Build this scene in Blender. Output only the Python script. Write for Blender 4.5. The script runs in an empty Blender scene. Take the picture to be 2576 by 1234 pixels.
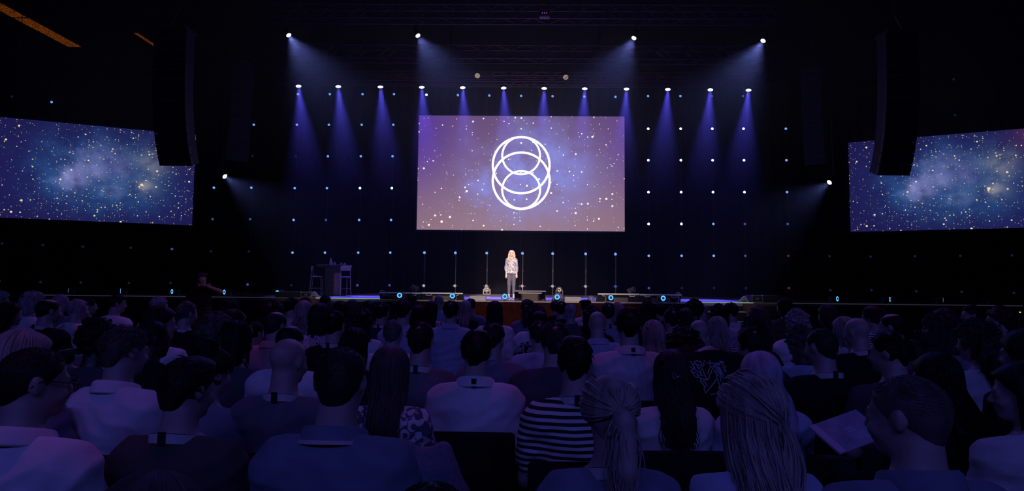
import bpy, bmesh, math, random
import numpy as np
from mathutils import Vector, Matrix, Euler

SC = bpy.context.scene
COL = SC.collection
PI = math.pi
random.seed(7)
RNG = np.random.default_rng(11)

# ------------------------------------------------------------------ camera
W_PX, H_PX, F_PX = 2576.0, 1234.0, 1450.0
CAM = Vector((0.0, 0.0, 1.54))
YAW, PITCH, ROLL = math.atan(23 / F_PX), math.atan(91 / F_PX), 0.0105
fw = Vector((-math.sin(YAW) * math.cos(PITCH), math.cos(YAW) * math.cos(PITCH), math.sin(PITCH)))
r0 = fw.cross(Vector((0, 0, 1))).normalized()
u0 = r0.cross(fw)
RT = r0 * math.cos(ROLL) + u0 * math.sin(ROLL)
UP = u0 * math.cos(ROLL) - r0 * math.sin(ROLL)
cd = bpy.data.cameras.new('camera')
cam = bpy.data.objects.new('camera', cd)
COL.objects.link(cam)
cd.sensor_width = 36.0
cd.lens = F_PX / W_PX * 36.0
cd.clip_start, cd.clip_end = 0.05, 200
mw = Matrix((RT, UP, -fw)).transposed().to_4x4()
mw.translation = CAM
cam.matrix_world = mw
SC.camera = cam


def at(px, py, Y):
    """the point at depth Y that lies on this line of sight"""
    d = fw * F_PX + RT * (px - W_PX / 2) - UP * (py - H_PX / 2)
    return CAM + d * (Y / d.y)


# ------------------------------------------------------------------ world, view
SC.view_settings.view_transform = 'Standard'
SC.view_settings.look = 'None'
SC.view_settings.exposure = 0.0
SC.view_settings.gamma = 1.0
SC.view_settings.use_curve_mapping = False
SC.cycles.max_bounces = 5
SC.cycles.diffuse_bounces = 2
SC.cycles.glossy_bounces = 2
SC.cycles.volume_bounces = 0
SC.cycles.volume_step_rate = 2.5
wd = bpy.data.worlds.new('hall_air')
SC.world = wd
wd.use_nodes = True
wd.node_tree.nodes['Background'].inputs[0].default_value = (0.002, 0.002, 0.006, 1)
wd.node_tree.nodes['Background'].inputs[1].default_value = 0.0


# ------------------------------------------------------------------ room wash lights
def lamp(kind, name, loc, target, power, color, parent=None, **kw):
    ld = bpy.data.lights.new(name, kind)
    ld.energy = power
    ld.color = color
    for k, v in kw.items():
        setattr(ld, k, v)
    o = bpy.data.objects.new(name, ld)
    COL.objects.link(o)
    o.location = loc
    d = Vector(target) - Vector(loc)
    o.rotation_euler = d.to_track_quat('-Z', 'Y').to_euler()
    return o


BLUE = (0.125, 0.14, 1.0)
WASH = 0.28
# house wash hung over and behind the seats, blue-violet
for i, (x, e) in enumerate(((-5.5, 240), (0.0, 260), (5.5, 260))):
    lamp('AREA', 'house_wash', (x, -6.0, 6.5), (x * 0.9, 7.0, 0.9), e * WASH, BLUE, shape='RECTANGLE', size=3.0, size_y=1.0)
# magenta lamps hung over the rows, raking the shoulders from above
for mx, my, mz, tx, ty, e, cone in ((-2.0, 1.8, 7.0, -1.68, 1.85, 62, 0.28), (0.1, 4.2, 7.2, 0.1, 3.3, 60, 0.55), (4.6, 6.3, 7.5, 3.6, 5.2, 70, 0.75), (-4.4, 7.6, 7.5, -3.4, 6.0, 90, 0.8), (0.4, 8.2, 8.0, 0.4, 6.6, 75, 0.75), (-2.8, 5.0, 7.2, -2.3, 4.4, 50, 0.42)):
    lamp('SPOT', 'magenta_wash', (mx, my, mz), (tx, ty, 1.0), e * 1.1, (1.0, 0.09, 0.62), spot_size=cone, spot_blend=1.0, shadow_soft_size=0.2)
# blue back light from the stage rig on the heads
for x in (-4.0, 0.0, 4.0):
    lamp('SPOT', 'blue_back_light', (x, 12.6, 9.5), (x * 0.8, 7.5, 1.1), 620 if x == 0 else 420, (0.13, 0.10, 1.0), spot_size=1.15, spot_blend=1.0, shadow_soft_size=0.2)
# follow spot from the back of the hall on the speaker
SPK = at(1285, 750, 20.6)
lamp('SPOT', 'follow_spot', (0.6, -3.0, 9.5), (SPK.x, SPK.y, 1.9), 44000, (1.0, 0.80, 0.74), spot_size=0.12, spot_blend=0.45, shadow_soft_size=0.12)
# wide dim front light on the stage centre
lamp('SPOT', 'front_wash', (-0.6, -3.0, 9.5), (0.3, 19.0, 1.2), 12500, (1.0, 0.82, 0.74), spot_size=0.36, spot_blend=0.9, shadow_soft_size=0.12)
for sx in (-1, 1):
    lamp('SPOT', 'wing_wash', (sx * 2.0, -2.0, 9.5), (sx * 7.2, 21.5, 1.3), 1900, (1.0, 0.82, 0.80), spot_size=0.21, spot_blend=0.9, shadow_soft_size=0.12)
# red light on the camera operator at the aisle
lamp('SPOT', 'aisle_spot', (-3.0, 8.0, 5.0), (-6.4, 11.9, 1.5), 95, (1.0, 0.12, 0.25), spot_size=0.35, spot_blend=0.6, shadow_soft_size=0.1)


# ------------------------------------------------------------------ materials
MATS = {}


def mat(name, color, rough=0.6, metal=0.0, noise=0.0, nscale=30.0, bump=0.0, bscale=60.0, stretch=(1, 1, 1), spec=0.5, sheen=0.0):
    if name in MATS:
        return MATS[name]
    m = bpy.data.materials.new(name)
    m.use_nodes = True
    nt = m.node_tree
    b = nt.nodes['Principled BSDF']
    b.inputs['Base Color'].default_value = (*color, 1)
    b.inputs['Roughness'].default_value = rough
    b.inputs['Metallic'].default_value = metal
    b.inputs['Specular IOR Level'].default_value = spec
    if sheen:
        b.inputs['Sheen Weight'].default_value = sheen
    if noise or bump:
        tc = nt.nodes.new('ShaderNodeTexCoord')
        mp = nt.nodes.new('ShaderNodeMapping')
        mp.inputs['Scale'].default_value = stretch
        nt.links.new(tc.outputs['Object'], mp.inputs[0])
    if noise:
        n = nt.nodes.new('ShaderNodeTexNoise')
        n.inputs['Scale'].default_value = nscale
        n.inputs['Detail'].default_value = 4
        nt.links.new(mp.outputs[0], n.inputs['Vector'])
        r = nt.nodes.new('ShaderNodeValToRGB')
        r.color_ramp.elements[0].position = 0.3
        r.color_ramp.elements[1].position = 0.7
        r.color_ramp.elements[0].color = (*[c * (1 - noise) for c in color], 1)
        r.color_ramp.elements[1].color = (*[min(1, c * (1 + noise)) for c in color], 1)
        nt.links.new(n.outputs['Fac'], r.inputs[0])
        nt.links.new(r.outputs[0], b.inputs['Base Color'])
    if bump:
        n2 = nt.nodes.new('ShaderNodeTexNoise')
        n2.inputs['Scale'].default_value = bscale
        n2.inputs['Detail'].default_value = 3
        nt.links.new(mp.outputs[0], n2.inputs['Vector'])
        bp = nt.nodes.new('ShaderNodeBump')
        bp.inputs['Strength'].default_value = bump
        bp.inputs['Distance'].default_value = 0.02
        nt.links.new(n2.outputs['Fac'], bp.inputs['Height'])
        nt.links.new(bp.outputs[0], b.inputs['Normal'])
    MATS[name] = m
    return m


def emit(name, color, strength, sample=False):
    if name in MATS:
        return MATS[name]
    m = bpy.data.materials.new(name)
    m.use_nodes = True
    b = m.node_tree.nodes['Principled BSDF']
    b.inputs['Base Color'].default_value = (0.02, 0.02, 0.02, 1)
    b.inputs['Emission Color'].default_value = (*color, 1)
    b.inputs['Emission Strength'].default_value = strength
    if not sample:
        m.cycles.emission_sampling = 'NONE'
    MATS[name] = m
    return m


def pattern_mat(name, kind, c1, c2, scale):
    """cloth with a two-colour pattern in object space"""
    if name in MATS:
        return MATS[name]
    m = bpy.data.materials.new(name)
    m.use_nodes = True
    nt = m.node_tree
    b = nt.nodes['Principled BSDF']
    b.inputs['Roughness'].default_value = 0.85
    b.inputs['Specular IOR Level'].default_value = 0.2
    tc = nt.nodes.new('ShaderNodeTexCoord')
    mp = nt.nodes.new('ShaderNodeMapping')
    nt.links.new(tc.outputs['Object'], mp.inputs[0])
    r = nt.nodes.new('ShaderNodeValToRGB')
    e = r.color_ramp.elements
    e[0].color, e[1].color = (*c1, 1), (*c2, 1)
    if kind in ('stripe', 'pin'):
        w = nt.nodes.new('ShaderNodeTexWave')
        w.bands_direction = 'Z' if kind == 'stripe' else 'X'
        w.inputs['Scale'].default_value = scale
        w.inputs['Distortion'].default_value = 0.6
        w.inputs['Detail Scale'].default_value = 0.6
        nt.links.new(mp.outputs[0], w.inputs['Vector'])
        nt.links.new(w.outputs['Fac'], r.inputs[0])
        e[0].position, e[1].position = (0.44, 0.56) if kind == 'stripe' else (0.12, 0.3)
    elif kind == 'dots':
        v = nt.nodes.new('ShaderNodeTexVoronoi')
        v.inputs['Scale'].default_value = scale
        nt.links.new(mp.outputs[0], v.inputs['Vector'])
        nt.links.new(v.outputs['Distance'], r.inputs[0])
        e[0].position, e[1].position = 0.22, 0.30
    else:  # swirling leaves and blocks
        n = nt.nodes.new('ShaderNodeTexNoise')
        n.inputs['Scale'].default_value = scale
        n.inputs['Detail'].default_value = 1.5
        n.inputs['Distortion'].default_value = 2.2
        nt.links.new(mp.outputs[0], n.inputs['Vector'])
        nt.links.new(n.outputs['Fac'], r.inputs[0])
        e[0].position, e[1].position = 0.48, 0.53
    nt.links.new(r.outputs[0], b.inputs['Base Color'])
    MATS[name] = m
    return m


# ------------------------------------------------------------------ mesh helpers
def link(name, me, material=None, parent=None):
    o = bpy.data.objects.new(name, me)
    COL.objects.link(o)
    if material is not None:
        for m in (material if isinstance(material, (list, tuple)) else [material]):
            me.materials.append(m)
    if parent is not None:
        o.parent = parent
    return o


def tag(o, label=None, cat=None, group=None, kind=None):
    for k, v in (('label', label), ('category', cat), ('group', group), ('kind', kind)):
        if v:
            o[k] = v
    return o


def empty(name, loc, rz=0.0):
    o = bpy.data.objects.new(name, None)
    o.empty_display_size = 0.1
    COL.objects.link(o)
    o.location = loc
    o.rotation_euler = (0, 0, rz)
    return o


class MB:
    """collects shapes, then links them as one mesh object"""

    def __init__(s):
        s.v, s.f, s.m, s.mi = [], [], [], 0

    def add(s, vs, fs):
        b = len(s.v)
        s.v += [tuple(v) for v in vs]
        s.f += [tuple(b + i for i in f) for f in fs]
        s.m += [s.mi] * len(fs)
        return s

    def box(s, lo, hi, M=None):
        x0, y0, z0 = lo
        x1, y1, z1 = hi
        vs = [Vector(p) for p in ((x0, y0, z0), (x1, y0, z0), (x1, y1, z0), (x0, y1, z0), (x0, y0, z1), (x1, y0, z1), (x1, y1, z1), (x0, y1, z1))]
        if M is not None:
            vs = [M @ v for v in vs]
        return s.add(vs, [(0, 3, 2, 1), (4, 5, 6, 7), (0, 1, 5, 4), (1, 2, 6, 5), (2, 3, 7, 6), (3, 0, 4, 7)])

    def rbox(s, lo, hi, r=0.01, seg=2, M=None):
        bm = bmesh.new()
        bmesh.ops.create_cube(bm, size=1.0)
        lo, hi = Vector(lo), Vector(hi)
        for v in bm.verts:
            v.co = Vector([(lo[i] + hi[i]) / 2 + v.co[i] * (hi[i] - lo[i]) for i in range(3)])
        bmesh.ops.bevel(bm, geom=bm.edges[:], offset=r, segments=seg, profile=0.5, affect='EDGES')
        if M is not None:
            bm.transform(M)
        bm.verts.index_update()
        s.add([v.co.copy() for v in bm.verts], [[v.index for v in f.verts] for f in bm.faces])
        bm.free()
        return s

    def prism(s, pts, y0, y1, M=None):
        """outline in x,z pushed from y0 to y1"""
        n = len(pts)
        vs = [Vector((x, y0, z)) for x, z in pts] + [Vector((x, y1, z)) for x, z in pts]
        if M is not None:
            vs = [M @ v for v in vs]
        fs = [tuple(range(n)), tuple(reversed(range(n, 2 * n)))]
        fs += [((i + 1) % n, i, n + i, n + (i + 1) % n) for i in range(n)]
        return s.add(vs, fs)

    def tube(s, pts, r, n=6, caps=True):
        pts = [Vector(p) for p in pts]
        rs = r if isinstance(r, (list, tuple)) else [r] * len(pts)
        rings, prev = [], None
        for i, p in enumerate(pts):
            t = (pts[min(i + 1, len(pts) - 1)] - pts[max(i - 1, 0)])
            t = t.normalized() if t.length > 1e-9 else Vector((0, 0, 1))
            a = prev - t * prev.dot(t) if prev is not None else t.orthogonal()
            a = a.normalized() if a.length > 1e-6 else t.orthogonal().normalized()
            prev = a
            b = t.cross(a)
            rings.append([p + (a * math.cos(2 * PI * k / n) + b * math.sin(2 * PI * k / n)) * rs[i] for k in range(n)])
        vs = [v for ring in rings for v in ring]
        fs = []
        for i in range(len(pts) - 1):
            for k in range(n):
                k2 = (k + 1) % n
                fs.append((i * n + k, i * n + k2, (i + 1) * n + k2, (i + 1) * n + k))
        if caps:
            fs.append(tuple(reversed(range(n))))
            fs.append(tuple(range((len(pts) - 1) * n, len(pts) * n)))
        return s.add(vs, fs)

    def lathe(s, prof, n=20, M=None):
        """prof: (r, h) pairs turned about local Z"""
        vs, fs = [], []
        for r, h in prof:
            for k in range(n):
                a = 2 * PI * k / n
                v = Vector((r * math.cos(a), r * math.sin(a), h))
                vs.append(M @ v if M is not None else v)
        for i in range(len(prof) - 1):
            for k in range(n):
                k2 = (k + 1) % n
                fs.append((i * n + k, i * n + k2, (i + 1) * n + k2, (i + 1) * n + k))
        fs.append(tuple(reversed(range(n))))
        fs.append(tuple(range((len(prof) - 1) * n, len(prof) * n)))
        return s.add(vs, fs)

    def ball(s, c, r, n=10, sq=(1, 1, 1)):
        prof = [(max(r * math.sin(PI * i / n), r * 0.02), -r * math.cos(PI * i / n)) for i in range(n + 1)]
        M = Matrix.Translation(c) @ Matrix.Diagonal((*sq, 1))
        return s.lathe(prof, max(8, n), M)

    def ring(s, c, R, r, n=28, m=8, M=None, a0=0.0, a1=2 * PI):
        closed = abs(a1 - a0 - 2 * PI) < 1e-6
        cnt = n if closed else n + 1
        pts = [Vector((R * math.cos(a0 + (a1 - a0) * k / n), R * math.sin(a0 + (a1 - a0) * k / n), 0)) for k in range(cnt)]
        vs, fs = [], []
        for p in pts:
            d = p.normalized()
            for j in range(m):
                a = 2 * PI * j / m
                v = p + d * (r * math.cos(a)) + Vector((0, 0, r * math.sin(a)))
                v = (M @ v if M is not None else v)
                vs.append(v + Vector(c) if M is None else v)
        for k in range(cnt if closed else cnt - 1):
            k2 = (k + 1) % cnt
            for j in range(m):
                j2 = (j + 1) % m
                fs.append((k * m + j, k2 * m + j, k2 * m + j2, k * m + j2))
        return s.add(vs, fs)

    def mesh(s, name, smooth=False):
        me = bpy.data.meshes.new(name)
        me.from_pydata([tuple(v) for v in s.v], [], s.f)
        if smooth:
            me.polygons.foreach_set('use_smooth', [True] * len(me.polygons))
            me.set_sharp_from_angle(angle=0.7)
        if any(s.m):
            me.polygons.foreach_set('material_index', s.m)
        me.update()
        return me

    def build(s, name, material, parent=None, smooth=False):
        return link(name, s.mesh(name, smooth), material, parent)


def copy_tree(o, parent=None):
    """a thing, its parts and their sub-parts"""
    c = o.copy()
    COL.objects.link(c)
    if parent is not None:
        c.parent = parent
        c.matrix_parent_inverse = o.matrix_parent_inverse.copy()
    for ch in KIDS.get(o.name, ()):
        copy_tree(ch, c)
    return c


KIDS = {}


def note_kids():
    KIDS.clear()
    for o in bpy.data.objects:
        if o.parent is not None:
            KIDS.setdefault(o.parent.name, []).append(o)


# ------------------------------------------------------------------ the hall
BLACK = mat('black_drape', (0.006, 0.006, 0.009), 0.95, noise=0.3, nscale=2.0, stretch=(6, 1, 0.2), spec=0.1)
HALL = mat('hall_black', (0.004, 0.004, 0.005), 0.95, noise=0.2, spec=0.1)
CARPET = mat('carpet', (0.012, 0.011, 0.014), 0.95, noise=0.4, nscale=80, bump=0.3, bscale=300, spec=0.1)
STEEL = mat('dark_steel', (0.10, 0.095, 0.10), 0.45, 0.6)
MATTE = mat('matte_black', (0.012, 0.012, 0.014), 0.6)
ALU = mat('brushed_aluminium', (0.55, 0.52, 0.50), 0.35, 0.7, noise=0.1, nscale=90)

XW, YB, ZC, YF = 27.0, 28.0, 11.6, -9.0


def struct(name, mb, m, label=None):
    return tag(mb.build(name, m), label, None, None, 'structure')


struct('floor', MB().box((-XW, YF, -0.2), (XW, YB, 0)), CARPET)
struct('ceiling', MB().box((-XW, YF, ZC), (XW, YB, ZC + 0.2)), HALL)
struct('wall_left', MB().box((-XW - 0.2, YF, -0.2), (-XW, YB, ZC + 0.2)), HALL)
struct('wall_right', MB().box((XW, YF, -0.2), (XW + 0.2, YB, ZC + 0.2)), HALL)
struct('wall_rear', MB().box((-XW, YF - 0.2, -0.2), (XW, YF, ZC + 0.2)), HALL)
struct('wall_back', MB().box((-XW, YB, -0.2), (XW, YB + 0.2, ZC + 0.2)), HALL)

# pleated black drape behind the stage
mb = MB()
n = 420
pts = []
for i in range(n + 1):
    x = -XW + 0.1 + (2 * XW - 0.2) * i / n
    pts.append((x, 27.62 + 0.05 * math.sin(i * 1.55) + 0.02 * math.sin(i * 0.37)))
vs = [(x, y, 0.02) for x, y in pts] + [(x, y, ZC - 0.3) for x, y in pts]
vs += [(x, y + 0.02, 0.02) for x, y in pts] + [(x, y + 0.02, ZC - 0.3) for x, y in pts]
k = n + 1
fs = []
for i in range(n):
    fs += [(i, i + 1, k + i + 1, k + i), (2 * k + i + 1, 2 * k + i, 3 * k + i, 3 * k + i + 1), (k + i, k + i + 1, 3 * k + i + 1, 3 * k + i), (i + 1, i, 2 * k + i, 2 * k + i + 1)]
dr = mb.add(vs, fs).build('stage_drape', BLACK)
tag(dr, 'pleated black drape hanging across the whole back of the stage', 'curtain')

# stage: forward centre block, recessed wings with a glowing edge trim, long side runways
SZ = 0.94
DECK = mat('stage_deck', (0.46, 0.40, 0.48), 0.3, noise=0.25, nscale=1.5, stretch=(0.25, 6, 1), spec=0.5)
FASCIA = mat('dark_red_fascia', (0.019, 0.0034, 0.0042), 0.85, noise=0.35, nscale=8, stretch=(3, 1, 1), spec=0.04)
stage = empty('stage', (0, 19, 0))
tag(stage, 'long low stage with dark red centre front and pale lit edges', 'stage')


def sub(name, mb, m, parent, off=None, smooth=False):
    """a part whose shape is given in world coordinates"""
    o = mb.build(name, m, parent, smooth)
    o.matrix_parent_inverse = Matrix.Translation(parent.location).inverted() if off is None else off
    return o


cx0, cx1 = at(1008, 757, 17.7).x, at(1757, 760, 17.7).x
wx0, wx1 = at(795, 748, 19.1).x, at(1895, 760, 19.1).x
CF, WF, RF = 17.7, 19.1, 19.3
sub('centre_deck', MB().box((cx0, CF, SZ - 0.02), (cx1, 27.4, SZ)), DECK, stage)
sub('centre_fascia', MB().box((cx0, CF + 0.004, 0), (cx1, CF + 0.06, SZ - 0.02)), FASCIA, stage)
sub('wing_deck', MB().box((wx0, WF, SZ - 0.12), (cx0, 27.4, SZ)), DECK, stage)
sub('wing_deck', MB().box((cx1, WF, SZ - 0.12), (wx1, 27.4, SZ)), DECK, stage)
sub('wing_fascia', MB().box((wx0, WF + 0.02, 0), (cx0, WF + 0.06, SZ - 0.12)), MATTE, stage)
sub('wing_fascia', MB().box((cx1, WF + 0.02, 0), (wx1, WF + 0.06, SZ - 0.12)), MATTE, stage)
RDECK = mat('runway_deck', (0.10, 0.09, 0.10), 0.4, noise=0.3, nscale=3, stretch=(0.3, 4, 1))
sub('runway_deck', MB().box((-20.5, RF, SZ - 0.12), (wx0, 27.4, SZ - 0.005)), RDECK, stage)
sub('runway_deck', MB().box((wx1, RF, SZ - 0.12), (20.5, 27.4, SZ - 0.005)), RDECK, stage)
sub('runway_fascia', MB().box((-20.5, RF + 0.02, 0), (wx0, RF + 0.06, SZ - 0.12)), MATTE, stage)
sub('runway_fascia', MB().box((wx1, RF + 0.02, 0), (20.5, RF + 0.06, SZ - 0.12)), MATTE, stage)
EDGE = emit('green_edge_shine', (0.6, 1.0, 0.68), 0.36)  # edge trim catching stage light; its brightness is put in as emission
EDGE2 = emit('pale_edge_shine', (0.75, 0.62, 0.85), 0.03)
sub('glowing_edge_trim', MB().box((wx0, WF - 0.015, SZ - 0.016), (cx0, WF, SZ + 0.004)), EDGE, stage)
sub('glowing_edge_trim', MB().box((cx1, WF - 0.015, SZ - 0.016), (wx1, WF, SZ + 0.004)), EDGE, stage)
sub('glowing_edge_trim', MB().box((-16.5, RF - 0.015, SZ - 0.03), (wx0, RF, SZ)), EDGE2, stage)
sub('glowing_edge_trim', MB().box((wx1, RF - 0.015, SZ - 0.03), (16.5, RF, SZ)), EDGE2, stage)
# two pale step edges low at the right wing
mbs = MB().box((cx1 + 0.3, WF - 0.35, 0.62), (wx1 - 0.2, WF - 0.05, 0.66)).box((cx1 + 0.3, WF - 0.7, 0.32), (wx1 - 0.2, WF - 0.4, 0.36))
steps = sub('step_treads', mbs, mat('pale_tread', (0.5, 0.46, 0.46), 0.5), stage)
sub('step_risers', MB().box((cx1 + 0.3, WF - 0.33, 0), (wx1 - 0.2, WF - 0.08, 0.62)).box((cx1 + 0.3, WF - 0.68, 0), (wx1 - 0.2, WF - 0.38, 0.32)), MATTE, stage)


# ------------------------------------------------------------------ projection screens
class NT:
    def __init__(s, name):
        s.m = bpy.data.materials.new(name)
        s.m.use_nodes = True
        s.t = s.m.node_tree
        s.t.nodes.clear()

    def n(s, kind, **kw):
        nd = s.t.nodes.new(kind)
        for k, v in kw.items():
            setattr(nd, k, v)
        return nd

    def put(s, sock, v):
        if hasattr(v, 'links') or hasattr(v, 'is_linked'):
            s.t.links.new(v, sock)
        else:
            sock.default_value = v

    def math(s, op, a, b=0.0, c=0.0, clamp=False):
        nd = s.n('ShaderNodeMath', operation=op, use_clamp=clamp)
        for i, v in enumerate((a, b, c)):
            s.put(nd.inputs[i], v)
        return nd.outputs[0]

    def mix(s, f, a, b, mode='MIX'):
        nd = s.n('ShaderNodeMix', data_type='RGBA', blend_type=mode)
        s.put(nd.inputs[0], f)
        for i, v in ((6, a), (7, b)):
            s.put(nd.inputs[i], (*v, 1) if isinstance(v, tuple) and len(v) == 3 else v)
        return nd.outputs[2]

    def blob(s, vec, cx, cy, rx, ry):
        """soft 0..1 spot around (cx, cy)"""
        mp = s.n('ShaderNodeMapping', vector_type='TEXTURE')
        mp.inputs['Location'].default_value = (cx, cy, 0)
        mp.inputs['Scale'].default_value = (rx, ry, 1)
        s.t.links.new(vec, mp.inputs[0])
        ln = s.n('ShaderNodeVectorMath', operation='LENGTH')
        s.t.links.new(mp.outputs[0], ln.inputs[0])
        d2 = s.math('MULTIPLY', ln.outputs['Value'], ln.outputs['Value'])
        return s.math('POWER', 2.718, s.math('MULTIPLY', d2, -1.6))


def star_mat(name, main):
    """what the projector shows: nebula and star dots; uv is width:height in units of the height"""
    N = NT(name)
    tc = N.n('ShaderNodeTexCoord')
    uv = tc.outputs['UV']
    ns = N.n('ShaderNodeTexNoise')
    ns.inputs['Scale'].default_value = 4.0
    ns.inputs['Detail'].default_value = 6
    ns.inputs['Roughness'].default_value = 0.62
    N.t.links.new(uv, ns.inputs['Vector'])
    # warped coordinates for cloud edges
    off = N.n('ShaderNodeVectorMath', operation='MULTIPLY_ADD')
    N.t.links.new(ns.outputs['Color'], off.inputs[0])
    off.inputs[1].default_value = (0.34, 0.34, 0)
    N.t.links.new(uv, off.inputs[2])
    sh = N.n('ShaderNodeVectorMath', operation='SUBTRACT')
    N.t.links.new(off.outputs[0], sh.inputs[0])
    sh.inputs[1].default_value = (0.17, 0.17, 0)
    wv = sh.outputs[0]
    cl = N.n('ShaderNodeValToRGB')
    cl.color_ramp.elements[0].position, cl.color_ramp.elements[1].position = 0.36, 0.66
    N.t.links.new(ns.outputs['Fac'], cl.inputs[0])
    cloud = cl.outputs[0]
    if main:
        col = N.mix(N.math('MULTIPLY', N.blob(uv, 0.9, -0.1, 2.2, 0.8), 0.9), (0.145, 0.075, 0.20), (0.34, 0.21, 0.24))
        col = N.mix(N.math('MULTIPLY', N.blob(uv, -0.05, 0.9, 0.42, 0.6), 0.9), col, (0.10, 0.035, 0.34))
        col = N.mix(N.math('MULTIPLY', N.blob(uv, 1.85, 0.85, 0.3, 0.5), 0.7), col, (0.13, 0.06, 0.30))
        for cx, cy, rx, ry, a in ((0.92, 0.45, 0.50, 0.42, 1.0), (1.22, 0.52, 0.40, 0.36, 0.9), (0.62, 0.36, 0.34, 0.16, 0.5), (1.0, 0.85, 0.35, 0.2, 0.35)):
            f = N.math('MULTIPLY', N.math('MULTIPLY', N.blob(wv, cx, cy, rx, ry), a), N.math('ADD', cloud, 0.25), clamp=True)
            col = N.mix(f, col, (0.26, 0.27, 0.74))
        star_c, dens = (1.0, 0.93, 0.80), ((36, 0.085, 0.55), (19, 0.085, 1.0), (7, 0.03, 1.6))
    else:
        col = N.mix(N.blob(uv, 0.9, 0.5, 1.1, 0.6), (0.012, 0.010, 0.075), (0.012, 0.014, 0.105))
        col = N.mix(N.math('MULTIPLY', N.blob(uv, 1.62, 0.95, 0.22, 0.28), 0.9), col, (0.075, 0.022, 0.085))
        for cx, cy, rx, ry, a, c in ((0.75, 0.62, 0.45, 0.35, 0.9, (0.022, 0.075, 0.24)), (1.05, 0.35, 0.5, 0.3, 0.9, (0.02, 0.08, 0.24)), (0.5, 0.4, 0.25, 0.25, 0.8, (0.02, 0.08, 0.25)), (1.25, 0.6, 0.3, 0.3, 0.7, (0.03, 0.09, 0.22))):
            f = N.math('MULTIPLY', N.math('MULTIPLY', N.blob(wv, cx, cy, rx, ry), a), N.math('ADD', cloud, 0.3), clamp=True)
            col = N.mix(f, col, c)
        for cx, cy, rx, ry, a, c in ((0.66, 0.45, 0.13, 0.15, 0.95, (0.24, 0.25, 0.56)), (0.84, 0.50, 0.10, 0.10, 0.8, (0.20, 0.22, 0.50)), (0.98, 0.62, 0.2, 0.16, 0.7, (0.16, 0.17, 0.42)), (1.0, 0.32, 0.12, 0.1, 0.55, (0.15, 0.2, 0.42)), (1.28, 0.40, 0.12, 0.10, 0.8, (0.27, 0.27, 0.32)), (1.36, 0.66, 0.15, 0.16, 0.8, (0.15, 0.16, 0.24)), (0.78, 0.70, 0.16, 0.12, 0.6, (0.14, 0.17, 0.40))):
            f = N.math('MULTIPLY', N.math('MULTIPLY', N.blob(wv, cx, cy, rx, ry), a), N.math('ADD', cloud, 0.35), clamp=True)
            col = N.mix(f, col, c)
        star_c, dens = (0.95, 0.78, 0.48), ((46, 0.11, 0.34), (30, 0.10, 0.6), (13, 0.06, 0.9))
    for sc_, rad, br in dens:
        v = N.n('ShaderNodeTexVoronoi', voronoi_dimensions='2D')
        v.inputs['Scale'].default_value = sc_
        N.t.links.new(uv, v.inputs['Vector'])
        sp = N.n('ShaderNodeSeparateColor')
        N.t.links.new(v.outputs['Color'], sp.inputs[0])
        size = N.math('MULTIPLY', N.math('POWER', sp.outputs[0], 8.0), rad * 2.2)
        f = N.math('GREATER_THAN', size, v.outputs['Distance'])
        col = N.mix(f, col, tuple(c * br for c in star_c))
    em = N.n('ShaderNodeEmission')
    N.t.links.new(col, em.inputs[0])
    em.inputs[1].default_value = 1.0
    out = N.n('ShaderNodeOutputMaterial')
    N.t.links.new(em.outputs[0], out.inputs[0])
    return N.m


def screen(name, a, b, z0, z1, m, label, dots, dotmat, emblem=False):
    """a, b: left and right edge on plan (x, y); flat projection cloth in a black frame"""
    a, b = Vector((*a, 0)), Vector((*b, 0))
    w = (b - a).length
    h = z1 - z0
    ang = math.atan2(b.y - a.y, b.x - a.x)
    root = empty(name, ((a.x + b.x) / 2, (a.y + b.y) / 2, z0), ang)
    tag(root, label, 'screen')
    me = MB().add([(-w / 2, 0, 0), (w / 2, 0, 0), (w / 2, 0, h), (-w / 2, 0, h)], [(0, 1, 2, 3)]).mesh('projection_cloth')
    uvl = me.uv_layers.new(name='UVMap')
    for i, c in enumerate(((0, 0), (w / h, 0), (w / h, 1), (0, 1))):
        uvl.data[i].uv = c
    link('projection_cloth', me, m, root)
    t, d = 0.07, 0.06
    fr = MB()
    fr.box((-w / 2 - t, 0.004, -t), (w / 2 + t, d, 0)).box((-w / 2 - t, 0.004, h), (w / 2 + t, d, h + t))
    fr.box((-w / 2 - t, 0.004, 0), (-w / 2, d, h)).box((w / 2, 0.004, 0), (w / 2 + t, d, h))
    fr.build('frame', MATTE, root)
    MB().box((-w / 2, 0.02, 0), (w / 2, 0.03, h)).build('backing', MATTE, root)
    ds = MB()
    for u, v, r in dots:
        x, z = -w / 2 + u * w, h * v
        ds.lathe([(r, 0.0), (r * 0.7, 0.002)], 12, Matrix.Translation((x, -0.004, z)) @ Matrix.Rotation(PI / 2, 4, 'X'))
    ds.build('bright_star_dot', dotmat, root)
    if emblem:
        em = MB()
        # (u, v, outer radius, line) as fractions of the height
        for u, v, R, t in emblem:
            c = Vector((-w / 2 + u * w, -0.006, h * v))
            nn = 72
            vs, fs = [], []
            for rr in (R * h, (R - t) * h):
                for k_ in range(nn):
                    al = 2 * PI * k_ / nn
                    vs.append((c.x + rr * math.cos(al), c.y, c.z + rr * math.sin(al)))
            for k_ in range(nn):
                k2 = (k_ + 1) % nn
                fs.append((k_, k2, nn + k2, nn + k_))
            em.add(vs, fs)
        em.build('ring_emblem', emit('emblem_white', (1.0, 0.97, 1.0), 1.5), root)
    # hanging cables
    for sx in (-w * 0.42, w * 0.42):
        MB().tube([(sx, 0.03, h + t), (sx, 0.03, ZC - z0)], 0.012, 5).build('hanging_cable', MATTE, root)
    return root


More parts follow.
